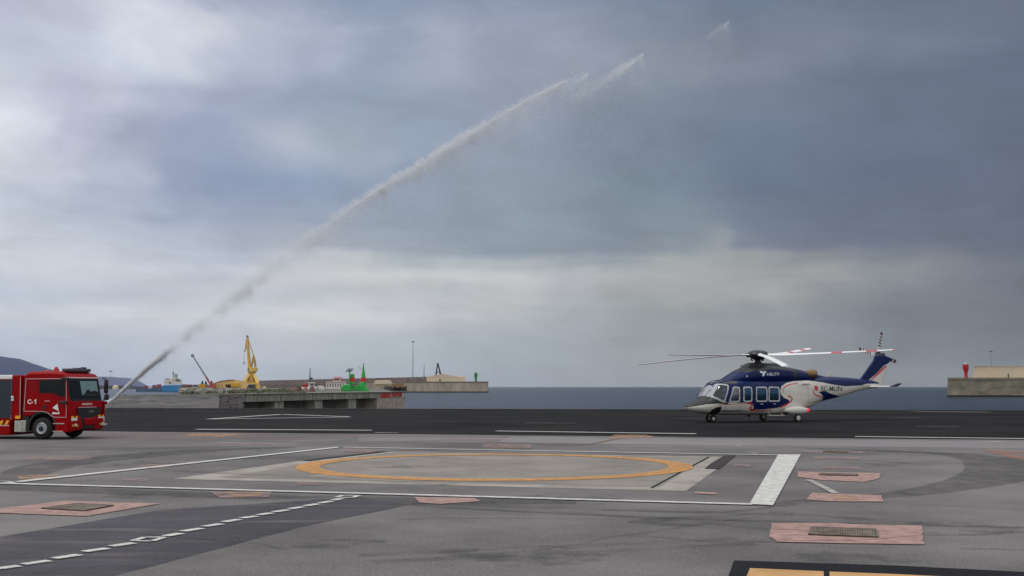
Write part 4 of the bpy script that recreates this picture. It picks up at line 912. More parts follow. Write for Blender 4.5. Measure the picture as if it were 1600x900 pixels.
def glass_material(name, tint, refl=.12, rough=.03, gcol=(.95, .97, 1)):
    m = bpy.data.materials.new(name); m.use_nodes = True; t = m.node_tree; t.nodes.remove(t.nodes['Principled BSDF']); MATS[name] = m
    tr = t.nodes.new('ShaderNodeBsdfTransparent'); tr.inputs[0].default_value = (*tint, 1)
    gl = t.nodes.new('ShaderNodeBsdfGlossy'); gl.inputs['Roughness'].default_value = rough; gl.inputs[0].default_value = (*gcol, 1)
    fr = t.nodes.new('ShaderNodeFresnel'); fr.inputs[0].default_value = 1.5
    ad = t.nodes.new('ShaderNodeMath'); ad.operation = 'MULTIPLY_ADD'; ad.inputs[1].default_value = 1.0; ad.inputs[2].default_value = refl; t.links.new(fr.outputs[0], ad.inputs[0]); ad.use_clamp = True
    mx = t.nodes.new('ShaderNodeMixShader'); t.links.new(ad.outputs[0], mx.inputs[0]); t.links.new(tr.outputs[0], mx.inputs[1]); t.links.new(gl.outputs[0], mx.inputs[2])
    t.links.new(mx.outputs[0], t.nodes['Material Output'].inputs[0]); return m
M_GCAB = glass_material('tinted_cabin_glass', (.18, .40, .66), .05, .12, (.26, .54, .95))
M_GCOCK = glass_material('cockpit_glass', (.46, .54, .58), .02)
M_GDOOR = glass_material('cockpit_door_glass', (.25, .32, .38), .07)

def loft(S, nx, nr, x0=None, x1=None):
    xs = np.linspace(S[0, 0], S[-1, 0], nx)
    # more rings close to the nose, where the shape closes
    xs = np.unique(np.concatenate([xs, S[-1, 0] - np.geomspace(.004, .25, 10)]))
    zb, zt, hw, ex = smooth_interp(S, xs); P = np.zeros((len(xs), nr, 3))
    th = np.linspace(0, 2*np.pi, 721)
    for k in range(len(xs)):
        c, s_ = np.sin(th), -np.cos(th)
        y = hw[k] * np.sign(c) * np.abs(c)**(2/ex[k]); z = (zb[k]+zt[k])/2 + (zt[k]-zb[k])/2 * np.sign(s_) * np.abs(s_)**(2/ex[k])
        L_ = np.concatenate([[0], np.cumsum(np.hypot(np.diff(y), np.diff(z)))]); q = np.linspace(0, L_[-1], nr + 1)[:-1]
        P[k, :, 0] = xs[k]; P[k, :, 1] = np.interp(q, L_, y); P[k, :, 2] = np.interp(q, L_, z)
    return P
def grid_mesh(name, P, keep, mi, mats, parent, off=0.0, caps=False):
    nx, nr, _ = P.shape
    if off:
        dx = np.gradient(P, axis=0); dr = np.roll(P, -1, 1) - np.roll(P, 1, 1); nn = np.cross(dr, dx); nn /= (np.linalg.norm(nn, axis=2, keepdims=True) + 1e-9)
        c = P.mean(1, keepdims=True); sg = np.sign(((P - c) * nn).sum(2).mean()); P = P + nn * off * sg
    idx = np.arange(nx*nr).reshape(nx, nr)
    a = idx[:-1]; b = idx[1:]; F = np.stack([a, np.roll(a, -1, 1), np.roll(b, -1, 1), b], -1)[keep]
    used, inv = np.unique(F, return_inverse=True); V = P.reshape(-1, 3)[used]; F = inv.reshape(F.shape)
    fl = [tuple(int(i) for i in f) for f in F]; vl = [tuple(v) for v in V]; m_ = list(mi[keep]) if mi is not None else [0]*len(fl)
    me = bpy.data.meshes.new(name); me.from_pydata(vl, [], fl)
    for q in mats: me.materials.append(q)
    me.polygons.foreach_set('material_index', np.array(m_, dtype=np.int32)); me.polygons.foreach_set('use_smooth', [True]*len(fl))
    bm = bmesh.new(); bm.from_mesh(me); bmesh.ops.recalc_face_normals(bm, faces=bm.faces); bm.to_mesh(me); bm.free()
    o = bpy.data.objects.new(name, me); COL.objects.link(o); o.parent = parent; return o
PB = loft(ST, 800, 380)
FC = (PB[:-1] + PB[1:]) / 2; FC = (FC + np.roll(FC, -1, 1)) / 2; fx, fy, fz = FC[..., 0], FC[..., 1], FC[..., 2]
# livery: 0 white, 1 blue, 2 red, 3 black, 4 frame grey
mi = np.zeros(fx.shape, dtype=int)
blue = HPs([(1136,629),(1168,629.3),(1177,632),(1177,640),(1192,640),(1215,637.2),(1229,633.4),(1235,629),(1232,624.5),(1225,621.5),(1220,616),(1219,610),(1221,603.5),(1228,598.5),(1240,595.5),(1262,594.5),(1285,597.5),(1305,601.5),(1322,603.6),(1346,602.2),(1354,599.5)])
blue += [(-8, 2.0), (-8, 3.5), (7, 3.5), (7, 1.9), HP(1113, 612)]
mi[pip(fx, fz, blue)] = 1
mi[pip(fx, fz, HPs([(1279,612.3),(1289,611.0),(1298,615),(1313,619.6),(1304,622.5),(1283,627.5),(1286,621),(1284,616.5)]))] = 1
def stroke(pts, w):
    q = [Vector(p) for p in pts]; l, r_ = [], []
    for i, p in enumerate(q):
        d = (q[min(i+1, len(q)-1)] - q[max(i-1, 0)]).normalized(); n = Vector((-d.y, d.x)) * w / 2; l.append(tuple(p+n)); r_.append(tuple(p-n))
    return l + r_[::-1]
for pts, w in (([(1246,598.6),(1233,601),(1226,604.5),(1223,609),(1224,614)], .05), ([(1231,618.6),(1236,620.3),(1237.8,623.5),(1235.5,627.5),(1229,632.2),(1219,636.3)], .085), ([(1178,641),(1190,641.4),(1206,641)], .05),
               ([(1168,629.6),(1174.5,631),(1175.5,634),(1172,637.5),(1174,640.5),(1179,641.2)], .11), ([(1270.5,609.5),(1271,614.5),(1276,618),(1281,619),(1284,622.5)], .07), ([(1120,633),(1145,631.4),(1168,630.8)], .03)):
    mi[pip(fx, fz, stroke(HPs(pts), w))] = 2
rc = HP(1275.3, 606.5); mi[(fx-rc[0])**2 + (fz-rc[1])**2 < .15**2] = 2
nose_black = [(6.2, .78), HP(1074, 636.2), HP(1088, 634.6), HP(1104, 631.8), HP(1122, 630.6), HP(1138, 632), HP(1138, 629.2), HP(1128, 628.4), HP(1106, 620), (4.7, 1.72), (6.2, 1.5)]
mi[pip(fx, fz, nose_black)] = 3
mi[pip(fx, fz, HPs([(1106,645.8),(1112,640.5),(1119,636.6),(1127.5,634.4),(1127,639),(1124.5,644),(1120,647),(1110,648.5)]))] = 3
# window openings
def rrect(p, r_=.1, n=5):
    """rounded polygon through 4 corners"""
    out = []; m_ = len(p)
    for i in range(m_):
        a, b, c = Vector(p[i-1]), Vector(p[i]), Vector(p[(i+1) % m_]); d0 = (a-b); d1 = (c-b); r0 = min(r_, d0.length/2, d1.length/2)
        s0 = b + d0.normalized()*r0; s1 = b + d1.normalized()*r0
        for k in range(n+1):
            t = k/n; out.append(tuple(s0*(1-t)**2 + b*2*t*(1-t) + s1*t*t))
    return out
def shrink(p, d):
    c = Vector((sum(q[0] for q in p)/len(p), sum(q[1] for q in p)/len(p))); out = []; n = len(p)
    for i in range(n):
        a, b, e = Vector(p[i-1]), Vector(p[i]), Vector(p[(i+1) % n]); n0 = (b-a).normalized(); n1 = (e-b).normalized()
        m0 = Vector((n0.y, -n0.x)); m1 = Vector((n1.y, -n1.x)); 
        if m0.dot(c-b) < 0: m0 = -m0
        if m1.dot(c-b) < 0: m1 = -m1
        k = (m0+m1); k = k / max(.5, k.length_squared) * 2; out.append(tuple(b + k*d))
    return out
WIN = {}
cab = [HPs([(1160,603),(1174.2,603),(1175.2,627),(1160.8,627)]), HPs([(1179.8,603),(1197.6,603),(1199,627.3),(1180.6,627.3)]), HPs([(1199.6,603),(1216.8,603),(1218.4,627.3),(1200.2,627.3)])]
# keep the three windows level and equal in height on the real body
for i, c in enumerate(cab):
    zt_, zb_ = 1.84, 1.06; cab[i] = [(c[0][0], zt_), (c[1][0], zt_), (c[2][0], zb_), (c[3][0], zb_)]
door = HPs([(1144,603.2),(1155,603.2),(1156,627),(1138,627.8)]); door = [(door[0][0], 1.84), (door[1][0], 1.84), (door[2][0], 1.06), (door[3][0], 1.04)]
pil = HPs([(1116,600.5),(1124,599.6),(1138.5,601.5),(1132,628.8),(1105.5,620)])
opening = np.zeros(fx.shape, bool); parts = []
side = np.abs(fy) > .35
for nm, poly, r_, gm in [('cabin_window', c, .13, M_GCAB) for c in cab] + [('door_window', door, .12, M_GDOOR), ('cockpit_window', pil, .10, M_GCOCK)]:
    outer = rrect(poly, r_); inner = rrect(shrink(poly, .07), r_*.75)
    io = pip(fx, fz, outer) & side; ii = pip(fx, fz, inner) & side
    opening |= ii
    for sg in (1, -1): parts.append((nm, io & ~ii & (np.sign(fy) == sg), ii & (np.sign(fy) == sg), gm))
# windscreen: two panels either side of a centre post
pz_l, pz_t = HP(1105.2, 619.8), HP(1115.4, 600.8)
wsp = [(4.86, 1.35), (pz_l[0] + .06, pz_l[1] + .02), (pz_t[0] + .07, pz_t[1]), (4.10, 2.11), (4.60, 2.3), (5.1, 1.6)]
eyeb = HPs([(1118,599.3),(1117,596.5),(1151,594.6),(1152,598.5),(1147,600.4),(1126,598.3)])
for nm, poly in (('windscreen', wsp), ('roof_window', eyeb)):
    ii = pip(fx, fz, poly) & (np.abs(fy) > (.04 if nm == 'windscreen' else .12))
    opening |= ii
    for sg in (1, -1): parts.append((nm, None, ii & (np.sign(fy) == sg), M_GCOCK))
mi[(pip(fx, fz, [(4.92, 1.30), (pz_l[0] + .10, pz_l[1] - .03), (pz_l[0] - .02, pz_l[1] - .05), (pz_t[0] + .0, pz_t[1] + .03), (4.03, 2.16), (4.3, 2.4), (5.1, 1.7)])) & (mi != 3)] = 4
body = grid_mesh('fuselage', PB, ~opening, mi, [M_HWHITE, M_HBLUE, M_HRED, M_HBLACK, M_HFRAME], HT)
for nm, fr_, gl_, gm in parts:
    if gl_.sum() == 0: continue
    g_ = grid_mesh(nm, PB, gl_, None, [gm], HT, off=.004)
    if fr_ is not None and fr_.sum(): grid_mesh('frame', PB, fr_, None, [M_HFRAME], g_, off=.022)
# cowling
PC = loft(CW, 230, 150); FCc = (PC[:-1] + PC[1:]) / 2; FCc = (FCc + np.roll(FCc, -1, 1)) / 2; gx, gy, gz = FCc[..., 0], FCc[..., 1], FCc[..., 2]
mc = np.ones(gx.shape, dtype=int)
mc[pip(gx, gz, [(3.0, 3.2), (2.75, 2.62), (2.55, 2.60), (1.7, 2.66), (1.2, 2.74), (.6, 2.76), (-.1, 2.72), (-.7, 2.70), (-.8, 3.2)])] = 3
mc[pip(gx, gz, [(-.28, 3.2), (-.28, 2.25), (-.52, 2.25), (-.52, 3.2)])] = 3
mc[pip(gx, gz, [(.85, 2.75), (.85, 2.30), (.83, 2.30), (.83, 2.75)])] = 3
grid_mesh('engine_cowling', PC, np.ones(gx.shape, bool), mc, [M_HWHITE, M_HBLUE, M_HRED, M_HBLACK], HT)
def CY(x, z): return surf_y(CW, x, z)
# mast fairing with grilles
mb = MB(); bt = [(2.55, .42), (2.55, -.42), (-.2, -.5), (-.2, .5)]; tp_ = [(1.95, .2), (1.95, -.2), (.15, -.22), (.15, .22)]
mb.hexa([(x, y, 2.66) for x, y in bt], [(x, y, 3.10) for x, y in tp_]); mb.build('mast_fairing', M_HBLACK, HT, bevel=.08)
M_GRIL = mat('intake_grille', (70, 72, 78), .5, metal=.4)
for s_ in (1, -1):
    mb = MB()
    for i in range(6):
        x = 2.1 - i * .09; mb.box((x, s_*(.42 - .0), 2.90), (.03, .03, .22), Matrix.Rotation(s_*R(-28), 3, 'X'))
    mb.build('intake_grille', M_GRIL, HT)
# exhausts
for s_ in (1, -1):
    mb = MB(); mb.lathe((-1.45, s_*.50, 2.50), (-1, s_*.25, .05), [(.10, -.1), (.235, .02), (.25, .42), (.20, .52), (.15, .50), (.14, .3)], 20); mb.build('exhaust', M_HBROWN, HT, smooth=True)
# rotor mast, hub, swashplate
RH = Vector((1.33, 0, 3.48))
mb = MB(); mb.lathe((1.33, 0, 3.0), (0, 0, 1), [(.26, 0), (.18, .15), (.13, .3), (.13, .55)], 20); mb.build('rotor_mast', M_HBLACK, HT, smooth=True)
mb = MB(); mb.lathe((1.33, 0, 3.51), (0, 0, 1), [(.16, -.26), (.34, -.18), (.50, -.06), (.55, .05), (.48, .17), (.28, .25), (.05, .27)], 28)
for k in range(5):
    a_ = R(72*k + 30); c = Vector((math.cos(a_), math.sin(a_), 0)); mb.cyl(RH + c*.35 + Vector((0,0,-.16)), Vector((1.33,0,3.2)) + c*.28, .035, n=8); 
mb.build('rotor_hub', mat('hub_metal', (58, 60, 66), .4, metal=.6, var=.3, scale=8), HT, smooth=True)
# main blades: each sags to its own tip height
M_BWHITE = mat('blade_white', (226, 226, 226), .4); M_BDARK = mat('blade_dark', (176, 168, 172), .5); M_BRED = mat('blade_red', (196, 40, 56), .4)
hubw = HM @ RH
def blade(ang, tip_z, pitch=8):
    """ang: bearing in the world, 0 = to the right, 90 = away from the camera"""
    aw = R(ang); d = HMI.to_3x3() @ Vector((math.cos(aw), math.sin(aw), 0)); d.z = 0; d.normalize(); c = Vector((-d.y, d.x, 0))   # c: leading side (turns anticlockwise)
    bands = {0: [], 1: [], 2: []}; mb = MB(); n = 60; Rr = 6.9
    prof = [(-.24, 0), (-.12, .022), (.05, .034), (.15, .026), (.19, 0), (.15, -.020), (.05, -.026), (-.12, -.014)]
    vs = []; ws = []
    for i in range(n + 1):
        r_ = .42 + (Rr - .42) * i / n; s_ = (r_ - .42) / (Rr - .42); zc = RH.z + .04 + (tip_z - RH.z) * (s_ ** 1.35)
        k = .55 + .45 * min(1, s_ * 6); k *= 1 if s_ < .94 else 1 - (s_ - .94) * 6; pt = R(pitch * (1 - .6*s_))
        for a_, b_ in prof:
            a2 = a_*k*math.cos(pt) - b_*math.sin(pt) - max(0, s_-.94)*1.5; b2 = a_*k*math.sin(pt) + b_*math.cos(pt)*(1.6 if s_ < .08 else 1)
            vs.append(RH + d*r_ + c*a2 + Vector((0, 0, zc - RH.z + b2)))
        ws.append(s_)
    m8 = 8; 
    for i in range(n):
        s_ = (ws[i] + ws[i+1]) / 2; red = ang != -91.5 and (.52 < s_ < .60 or .78 < s_ < .86 or s_ > .985)
        for j in range(m8):
            top = j in (0, 1); q = (i*m8+j, i*m8+(j+1) % m8, (i+1)*m8+(j+1) % m8, (i+1)*m8+j)
            # dark underside and leading edge, white upper side
            mtl = (2 if red else 0) if (j in (0, 1, 7) or s_ < .10) else 1
            mb.f.append(q); mb.m.append(mtl)
    mb.v = [tuple(p) for p in vs]; mb.f += [tuple(range(m8)), tuple(n*m8 + j for j in range(m8))]; mb.m += [0, 0]
    b = mb.build('rotor_blade', [M_BWHITE, M_BDARK, M_BRED], HT, smooth=True)
    mb = MB(); mb.cyl(RH + d*.25 + Vector((0,0,.02)), RH + d*.75 + Vector((0,0,.05)), .10, .07, 12); mb.cyl(RH + d*.5 - c*.0, RH + d*.5 + c*.28 + Vector((0,0,-.05)), .05, .04, 8)
    mb.build('blade_grip', M_BWHITE if ang in (-91.5, -19.5) else M_HBLACK, b, smooth=True)
blade(-19.5, 3.68, 12); blade(52.5, 4.02, 12); blade(124.5, 3.66, 6); blade(-163.5, 2.92, 6); blade(-91.5, 2.75, 2)
# tail fin in painted panels
def fin(name, px, m_, th_, y0=0.0):
    p = [on_plane(HMI, u, v, 1, 0.0) for u, v in px]; mb = MB(); mb.prism([(q.x, -th_/2 + y0, q.z) for q in p], (0, th_, 0)); return mb.build(name, m_, HT, bevel=min(.06, th_*.4), segs=3)
fin('tail_fin', [(1340,594),(1345,590.8),(1364.5,563),(1367,555.5),(1380,554.6),(1388,558),(1394.5,561.2),(1386,568.5),(1380,571.5),(1368,584),(1347,601.5),(1338,602)], M_HBLUE, .16)
fin('fin_stripe', [(1348,602.4),(1361,591.6),(1374,579.8),(1384,571),(1384.6,573),(1374.6,582.4),(1362,593.6),(1350.5,602.6)], M_HRED, .15)
fin('fin_trailing_panel', [(1347,602.2),(1369,584.4),(1385.6,571),(1384.5,577),(1380,588),(1377,597),(1375,603.5),(1368,606.2),(1350,607)], M_HWHITE, .14)
# stabilisers
for s_ in (1, -1):
    mb = MB(); zs = 1.86; r0, r1 = .1, 1.45
    mb.hexa([(-5.85, s_*r0, zs-.04), (-6.65, s_*r0, zs-.03), (-6.75, s_*r1, zs-.02), (-6.25, s_*r1, zs-.02)], [(-5.95, s_*r0, zs+.05), (-6.6, s_*r0, zs+.02), (-6.7, s_*r1, zs+.02), (-6.35, s_*r1, zs+.03)])
    st_ = mb.build('stabiliser', M_HWHITE, HT, bevel=.015)
    mb = MB(); mb.hexa([(-6.22, s_*r1, zs-.02), (-6.76, s_*r1, zs-.02), (-6.92, s_*(r1+.20), zs+.16), (-6.62, s_*(r1+.20), zs+.16)], [(-6.25, s_*(r1-.03), zs+.03), (-6.74, s_*(r1-.03), zs+.03), (-6.92, s_*(r1+.17), zs+.2), (-6.62, s_*(r1+.17), zs+.2)]); mb.build('tip_plate', mat('tip_grey', (120, 124, 128), .5), st_)
# tail rotor on the starboard side
tr_c = on_plane(HMI, 1373, 555, 1, -.42); TC = Vector((tr_c.x, -.42, tr_c.z))
mb = MB(); mb.cyl((TC.x, -.05, TC.z), (TC.x, -.48, TC.z), .12, .10, 14); mb.lathe((TC.x, -.50, TC.z), (0, -1, 0), [(.20, -.1), (.22, 0), (.12, .1)], 16); mb.cyl((TC.x+.35, 0, TC.z-.12), (TC.x+.25, -.30, TC.z-.02), .13, .10, 10)
mb.build('tail_rotor_hub', M_HBLACK, HT, smooth=True)
M_TRB = mat('tail_blade_white', (206, 206, 206), .5)
for k in range(4):
    a_ = R(75 + 90*k); d = Vector((-math.cos(a_), 0, math.sin(a_))); c = Vector((d.z, 0, -d.x)); mb = MB(); n = 14
    for i in range(n):
        r0_, r1_ = .18 + 1.17*i/n, .18 + 1.17*(i+1)/n; wv = .105 if i < n-1 else .085; mb.cur = 1 if i in (4, 6, 8, 10, 12, 13) else 0
        o_ = Vector((TC.x, -.5, TC.z)); tw = Vector((0, .045, 0))
        mb.hexa([o_+d*r0_-c*wv-tw, o_+d*r0_+c*wv, o_+d*r0_+c*wv+tw*.6, o_+d*r0_-c*wv-tw*.5], [o_+d*r1_-c*wv-tw, o_+d*r1_+c*wv, o_+d*r1_+c*wv+tw*.6, o_+d*r1_-c*wv-tw*.5])
    mb.build('tail_rotor_blade', [M_TRB, mat('tail_blade_maroon', (84, 54, 58), .5)], HT)
# sponsons and undercarriage
M_TYRE = mat('tyre_rubber', (26, 25, 25), .85); M_HUBW = mat('wheel_hub', (186, 186, 184), .45)
for s_ in (1, -1):
    y = s_*1.42; mb = MB()
    mb.lathe((.72, y, .62), (-1, 0, -.01), [(.02, 0), (.12, .12), (.19, .40), (.21, .75), (.20, 1.05), (.13, 1.35)], 24)
    mb.hexa([(.5, s_*.9, .50), (-.8, s_*.9, .52), (-.6, y, .54), (.3, y, .54)], [(.5, s_*.9, .78), (-.8, s_*.9, .84), (-.6, y, .72), (.3, y, .72)])
    sp = mb.build('sponson', M_HWHITE, HT, bevel=.03, segs=3)
    mb = MB(); mb.lathe((-.63, y, .607), (-1, 0, -.01), [(.13, 0), (.14, .05), (.10, .16), (.03, .22)], 18); mb.build('tail_light', mat('lit_red_lens', (255, 60, 70), .3, emit=((255, 40, 60), .25)) if s_ == 1 else M_HRED, sp, smooth=True)
    g_ = empty('main_gear', (0, s_*1.50, 0)); g_.parent = HT
    mb = MB(); mb.cyl((.02, -s_*.05, .62), (0, -s_*.02, .22), .055, .045, 12); mb.cyl((.38, -s_*.1, .58), (.02, -s_*.04, .30), .035, n=8); mb.cyl((0, -s_*.12, .22), (0, s_*.06, .22), .05, n=12); mb.build('strut', M_HWHITE, g_, smooth=True)
    mb = MB(); mb.lathe((0, -.095, .225), (0, 1, 0), [(.13, 0), (.20, .012), (.225, .06), (.225, .13), (.20, .178), (.13, .19)], 28); w_ = mb.build('tyre', M_TYRE, g_, smooth=True)
    mb = MB(); mb.lathe((0, -.112, .225), (0, 1, 0), [(.04, 0), (.06, .0), (.10, .012), (.135, .02), (.135, .204), (.10, .212), (.04, .224)], 20); mb.build('rim', M_HUBW, g_, smooth=True)
ng = empty('nose_gear', (4.35, 0, 0)); ng.parent = HT
mb = MB(); mb.cyl((0, 0, .58), (-.03, 0, .2), .06, .05, 12); mb.cyl((.28, 0, .56), (0, 0, .34), .03, n=8); mb.cyl((-.03, -.2, .2), (-.03, .2, .2), .04, n=10); mb.build('strut', M_HWHITE, ng, smooth=True)
for s_ in (1, -1):
    mb = MB(); mb.lathe((-.03, s_*.19 - .065, .2), (0, 1, 0), [(.10, 0), (.175, .01), (.20, .04), (.20, .09), (.175, .12), (.10, .13)], 24); mb.build('tyre', M_TYRE, ng, smooth=True)
    mb = MB(); mb.lathe((-.03, s_*.19 - .075, .2), (0, 1, 0), [(.04, 0), (.09, .008), (.09, .142), (.04, .15)], 18); mb.build('rim', M_HUBW, ng, smooth=True)
    mb = MB(); mb.box((0, s_*.26, .44), (.7, .02, .20), Matrix.Rotation(s_*R(-20), 3, 'X')); mb.build('gear_door', M_HBLACK, HT)
# doors, handles, seams, antennas, steps
mb = MB()
def seam(x0, z0, x1, z1, w=.012, S=ST, n=24):
    d = Vector((x1-x0, z1-z0)).normalized(); q = Vector((-d.y, d.x))*w/2; vs = []
    for i in range(n+1):
        t = i/n; x, z = x0+(x1-x0)*t, z0+(z1-z0)*t
        for k in (1, -1):
            X, Z = x+q.x*k, z+q.y*k; vs.append((X, surf_y(S, X, Z)+.005, Z))
    mb.add(vs, [(2*i, 2*i+1, 2*i+3, 2*i+2) for i in range(n)])
xr = [c[0][0] for c in cab]; 
for q in ((xr[1]+.10, 2.02, xr[1]+.12, .66), (-1.05, 2.0, -1.05, .70), (xr[0]+.12, 1.98, xr[0]+.14, .70), (door[0][0]+.42, 1.2, door[0][0]+.40, .60), (-1.05, .98, -2.2, 1.12, .02), (-.1, .72, -1.0, .80)):
    mb = MB(); seam(*q); mb.build('panel_seam', M_HBLACK, HT)
mb = MB()
for x in (xr[1]-.35, xr[2]-.35): mb = MB(); mb.box((x, surf_y(ST, x, .95)+.015, .95), (.14, .03, .035)); mb.build('door_handle', M_HWHITE, HT)
mb = MB(); mb.box((-.95, surf_y(ST, -.95, 1.85)+.02, 1.98), (.5, .04, .035)); mb.build('door_rail', M_HBLACK, HT)
mb = MB(); mb.cyl((2.6, .62, 2.42), (2.2, .72, 2.62), .018, n=6); mb.lathe((2.62, .80, 2.34), (0, .5, 1), [(.04, 0), (.05, .05), (.01, .1)], 8); mb.build('air_sensor', M_HWHITE, HT)
mb = MB(); mb.prism([(-3.1, -.015, 2.38), (-3.5, -.015, 2.36), (-3.6, -.015, 2.60), (-3.4, -.015, 2.60)], (0, .03, 0)); mb.build('antenna', M_HWHITE, HT)
mb = MB(); mb.prism([(2.2, -.012, .44), (1.9, -.012, .44), (1.85, -.012, .26), (2.0, -.012, .26)], (0, .024, 0)); mb.build('antenna', M_HBLACK, HT)
mb = MB(); mb.box((1.0, 1.06, .36), (1.0, .22, .03)); mb.cyl((1.4, .95, .46), (1.4, 1.06, .36), .02, n=6); mb.cyl((.6, .95, .46), (.6, 1.06, .36), .02, n=6); mb.build('cabin_step', M_HWHITE, HT)
mb = MB(); mb.lathe((-6.0, 0, 2.16), (0, 0, 1), [(.06, 0), (.06, .05), (.02, .09)], 10); mb.build('beacon_light', M_HRED, HT)
mb = MB(); mb.cyl((4.95, .42, 1.36), (4.55, .36, 1.72), .014, n=6); mb.cyl((4.95, -.42, 1.36), (4.55, -.36, 1.72), .014, n=6); mb.build('wiper', M_HBLACK, HT)
# interior
M_INT = mat('cabin_trim', (62, 64, 68), .8); M_SEAT = mat('seat_fabric', (34, 38, 50), .9)
mb = MB(); mb.box((1.6, 0, .62), (5.2, 1.9, .06)); mb.build('cabin_floor', M_INT, HT)
mb = MB(); mb.box((-1.0, 0, 1.35), (.05, 1.7, 1.5)); mb.build('rear_bulkhead', M_INT, HT)
mb = MB(); mb.hexa([(4.75, -.6, .7), (4.35, -.6, .7), (4.35, .6, .7), (4.75, .6, .7)], [(4.8, -.55, 1.30), (4.5, -.55, 1.42), (4.5, .55, 1.42), (4.8, .55, 1.30)]); mb.build('instrument_panel', M_HBLACK, HT, bevel=.03)
def seat(x, y, fwd):
    mb = MB(); mb.box((x, y, .95), (.48, .46, .12)); mb.box((x - fwd*.26, y, 1.28), (.12, .46, .72), Matrix.Rotation(fwd*R(-8), 3, 'Y')); mb.box((x - fwd*.31, y, 1.70), (.10, .26, .20)); mb.box((x, y, .78), (.3, .3, .28))
    mb.build('seat', M_SEAT, HT, bevel=.04)
for y in (.45, -.45): seat(3.75, y, 1)
for y in (.75, .25, -.25, -.75): seat(1.75, y, -1); seat(.95, y, 1); seat(-.35, y, 1)
# lettering
def on_flank(S, body_, height, x_start, z_base, m_, name, squeeze=1.0, off=.012, bold=0.0, shear=0.0):
    vs, fs = text_mesh(body_, height, shear, squeeze, bold); mb = MB(); pts = []
    for a_, b_ in vs: X, Z = x_start - a_, z_base + b_; pts.append((X, surf_y(S, X, Z) + off, Z))
    mb.add(pts, fs); return mb.build(name, m_, HT)
on_flank(ST, 'EC-MUN', .27, HP(1283.5, 611)[0], HP(1283.5, 611.3)[1] - .0, M_HBLACK, 'registration_lettering', 1.22, bold=.002)
lx, lz = HP(1198, 586.4, CW); on_flank(CW, 'HELITY', .155, lx, lz - .02, mat('logo_white', (214, 222, 230), .5), 'company_lettering', 1.15, bold=.012, shear=.15)
pp = [(310,250),(440,285),(590,262),(560,320),(535,365),(520,430),(460,482),(412,452),(440,372),(345,325)]
pts = [HP(1175 + a_/26.5, 570 + b_/26.5, CW) for a_, b_ in pp]; mb = MB(); mb.sheet([(x, CY(x, z) + .015, z) for x, z in pts]); mb.build('bird_logo', MATS['logo_white'], HT)

# =================================================================== FIRE TRUCK
TA = R(10.5); p_near = gnd(68, 686.5)
TROT = Matrix.Rotation(-TA, 3, 'Z'); TO = p_near - TROT @ Vector((0, -.90, 0)); TO.z = 0
TT = empty('fire_truck', TO, -TA, 'red fire truck with C-1 on its cab at the left edge', 'fire truck')
TM = Matrix.Translation(TO) @ TROT.to_4x4(); TMI = TM.inverted()
SY = -1.05
def SP(u, v, y=SY): return on_plane(TMI, u, v, 1, y)        # right-hand side of the cab
XF = SP(108, 640).x
def FP(u, v, x=None): return on_plane(TMI, u, v, 0, XF if x is None else x)
M_TRED = mat('truck_red', (142, 0, 6), .42, spec=.10, var=.08, scale=1.2)
M_TBLK = mat('truck_black', (22, 22, 24), .55); M_TGL = mat('truck_dark_glass', (10, 12, 14), .12, spec=.3); M_TAPE = mat('reflective_tape', (206, 170, 172), .45)
M_TGREY = mat('truck_shutter', (44, 54, 64), .4, metal=.3); M_TYEL = mat('truck_yellow', (230, 168, 24), .5); M_TSIL = mat('truck_silver', (172, 170, 160), .4, metal=.3, var=.15, scale=4); M_TWH = mat('truck_white', (228, 226, 224), .4)
XB = SP(36.5, 620).x; ZR = SP(60, 583).z; ZB = SP(60, 652).z
print('cab', XF, XB, ZR, ZB)
W2 = 1.05
# cab shell: side profile with wheel arch, extruded across
def archpts(cx_, cz_, r_, a0, a1, n=12): return [(cx_ + r_*math.cos(R(a0 + (a1-a0)*i/n)), cz_ + r_*math.sin(R(a0 + (a1-a0)*i/n))) for i in range(n+1)]
prof = [(XF, .78), (XF + .02, 1.28), (XF - .04, 1.40), (XF - .20, ZR - .12), (XF - .32, ZR - .01), (XF - .8, ZR + .02), (XB + .12, ZR), (XB, ZR - .10), (XB, .82)] + archpts(0, .42, .56, 137, 20) + [(XF - .45, .62)]
mb = MB(); mb.prism([(x, -W2, z) for x, z in prof], (0, 2*W2, 0)); mb.build('cab', M_TRED, TT, bevel=.05, segs=3)
# roof spoiler / raised cap
mb = MB(); mb.hexa([(XB + .05, -W2 + .04, ZR - .02), (XF - .35, -W2 + .04, ZR - .02), (XF - .35, W2 - .04, ZR - .02), (XB + .05, W2 - .04, ZR - .02)], [(XB + .12, -W2 + .14, ZR + .06), (XF - .55, -W2 + .14, ZR + .07), (XF - .55, W2 - .14, ZR + .07), (XB + .12, W2 - .14, ZR + .06)]); mb.build('roof_cap', M_TRED, TT, bevel=.03)
# side steps ahead of the wheel
for y in (-W2 + .01, W2 - .36): mb = MB(); mb.prism([(.50, y, .26), (XF - .03, y, .26), (XF - .03, y, .80), (.42, y, .80), (.53, y, .55)], (0, .35, 0)); mb.build('step_panel', M_TRED, TT, bevel=.02)
mb = MB(); mb.box((XF - .38, -W2 + .03, .56), (.42, .10, .035)); mb.box((XF - .40, -W2 + .03, .29), (.38, .10, .035)); mb.build('step_tread', M_TSIL, TT)
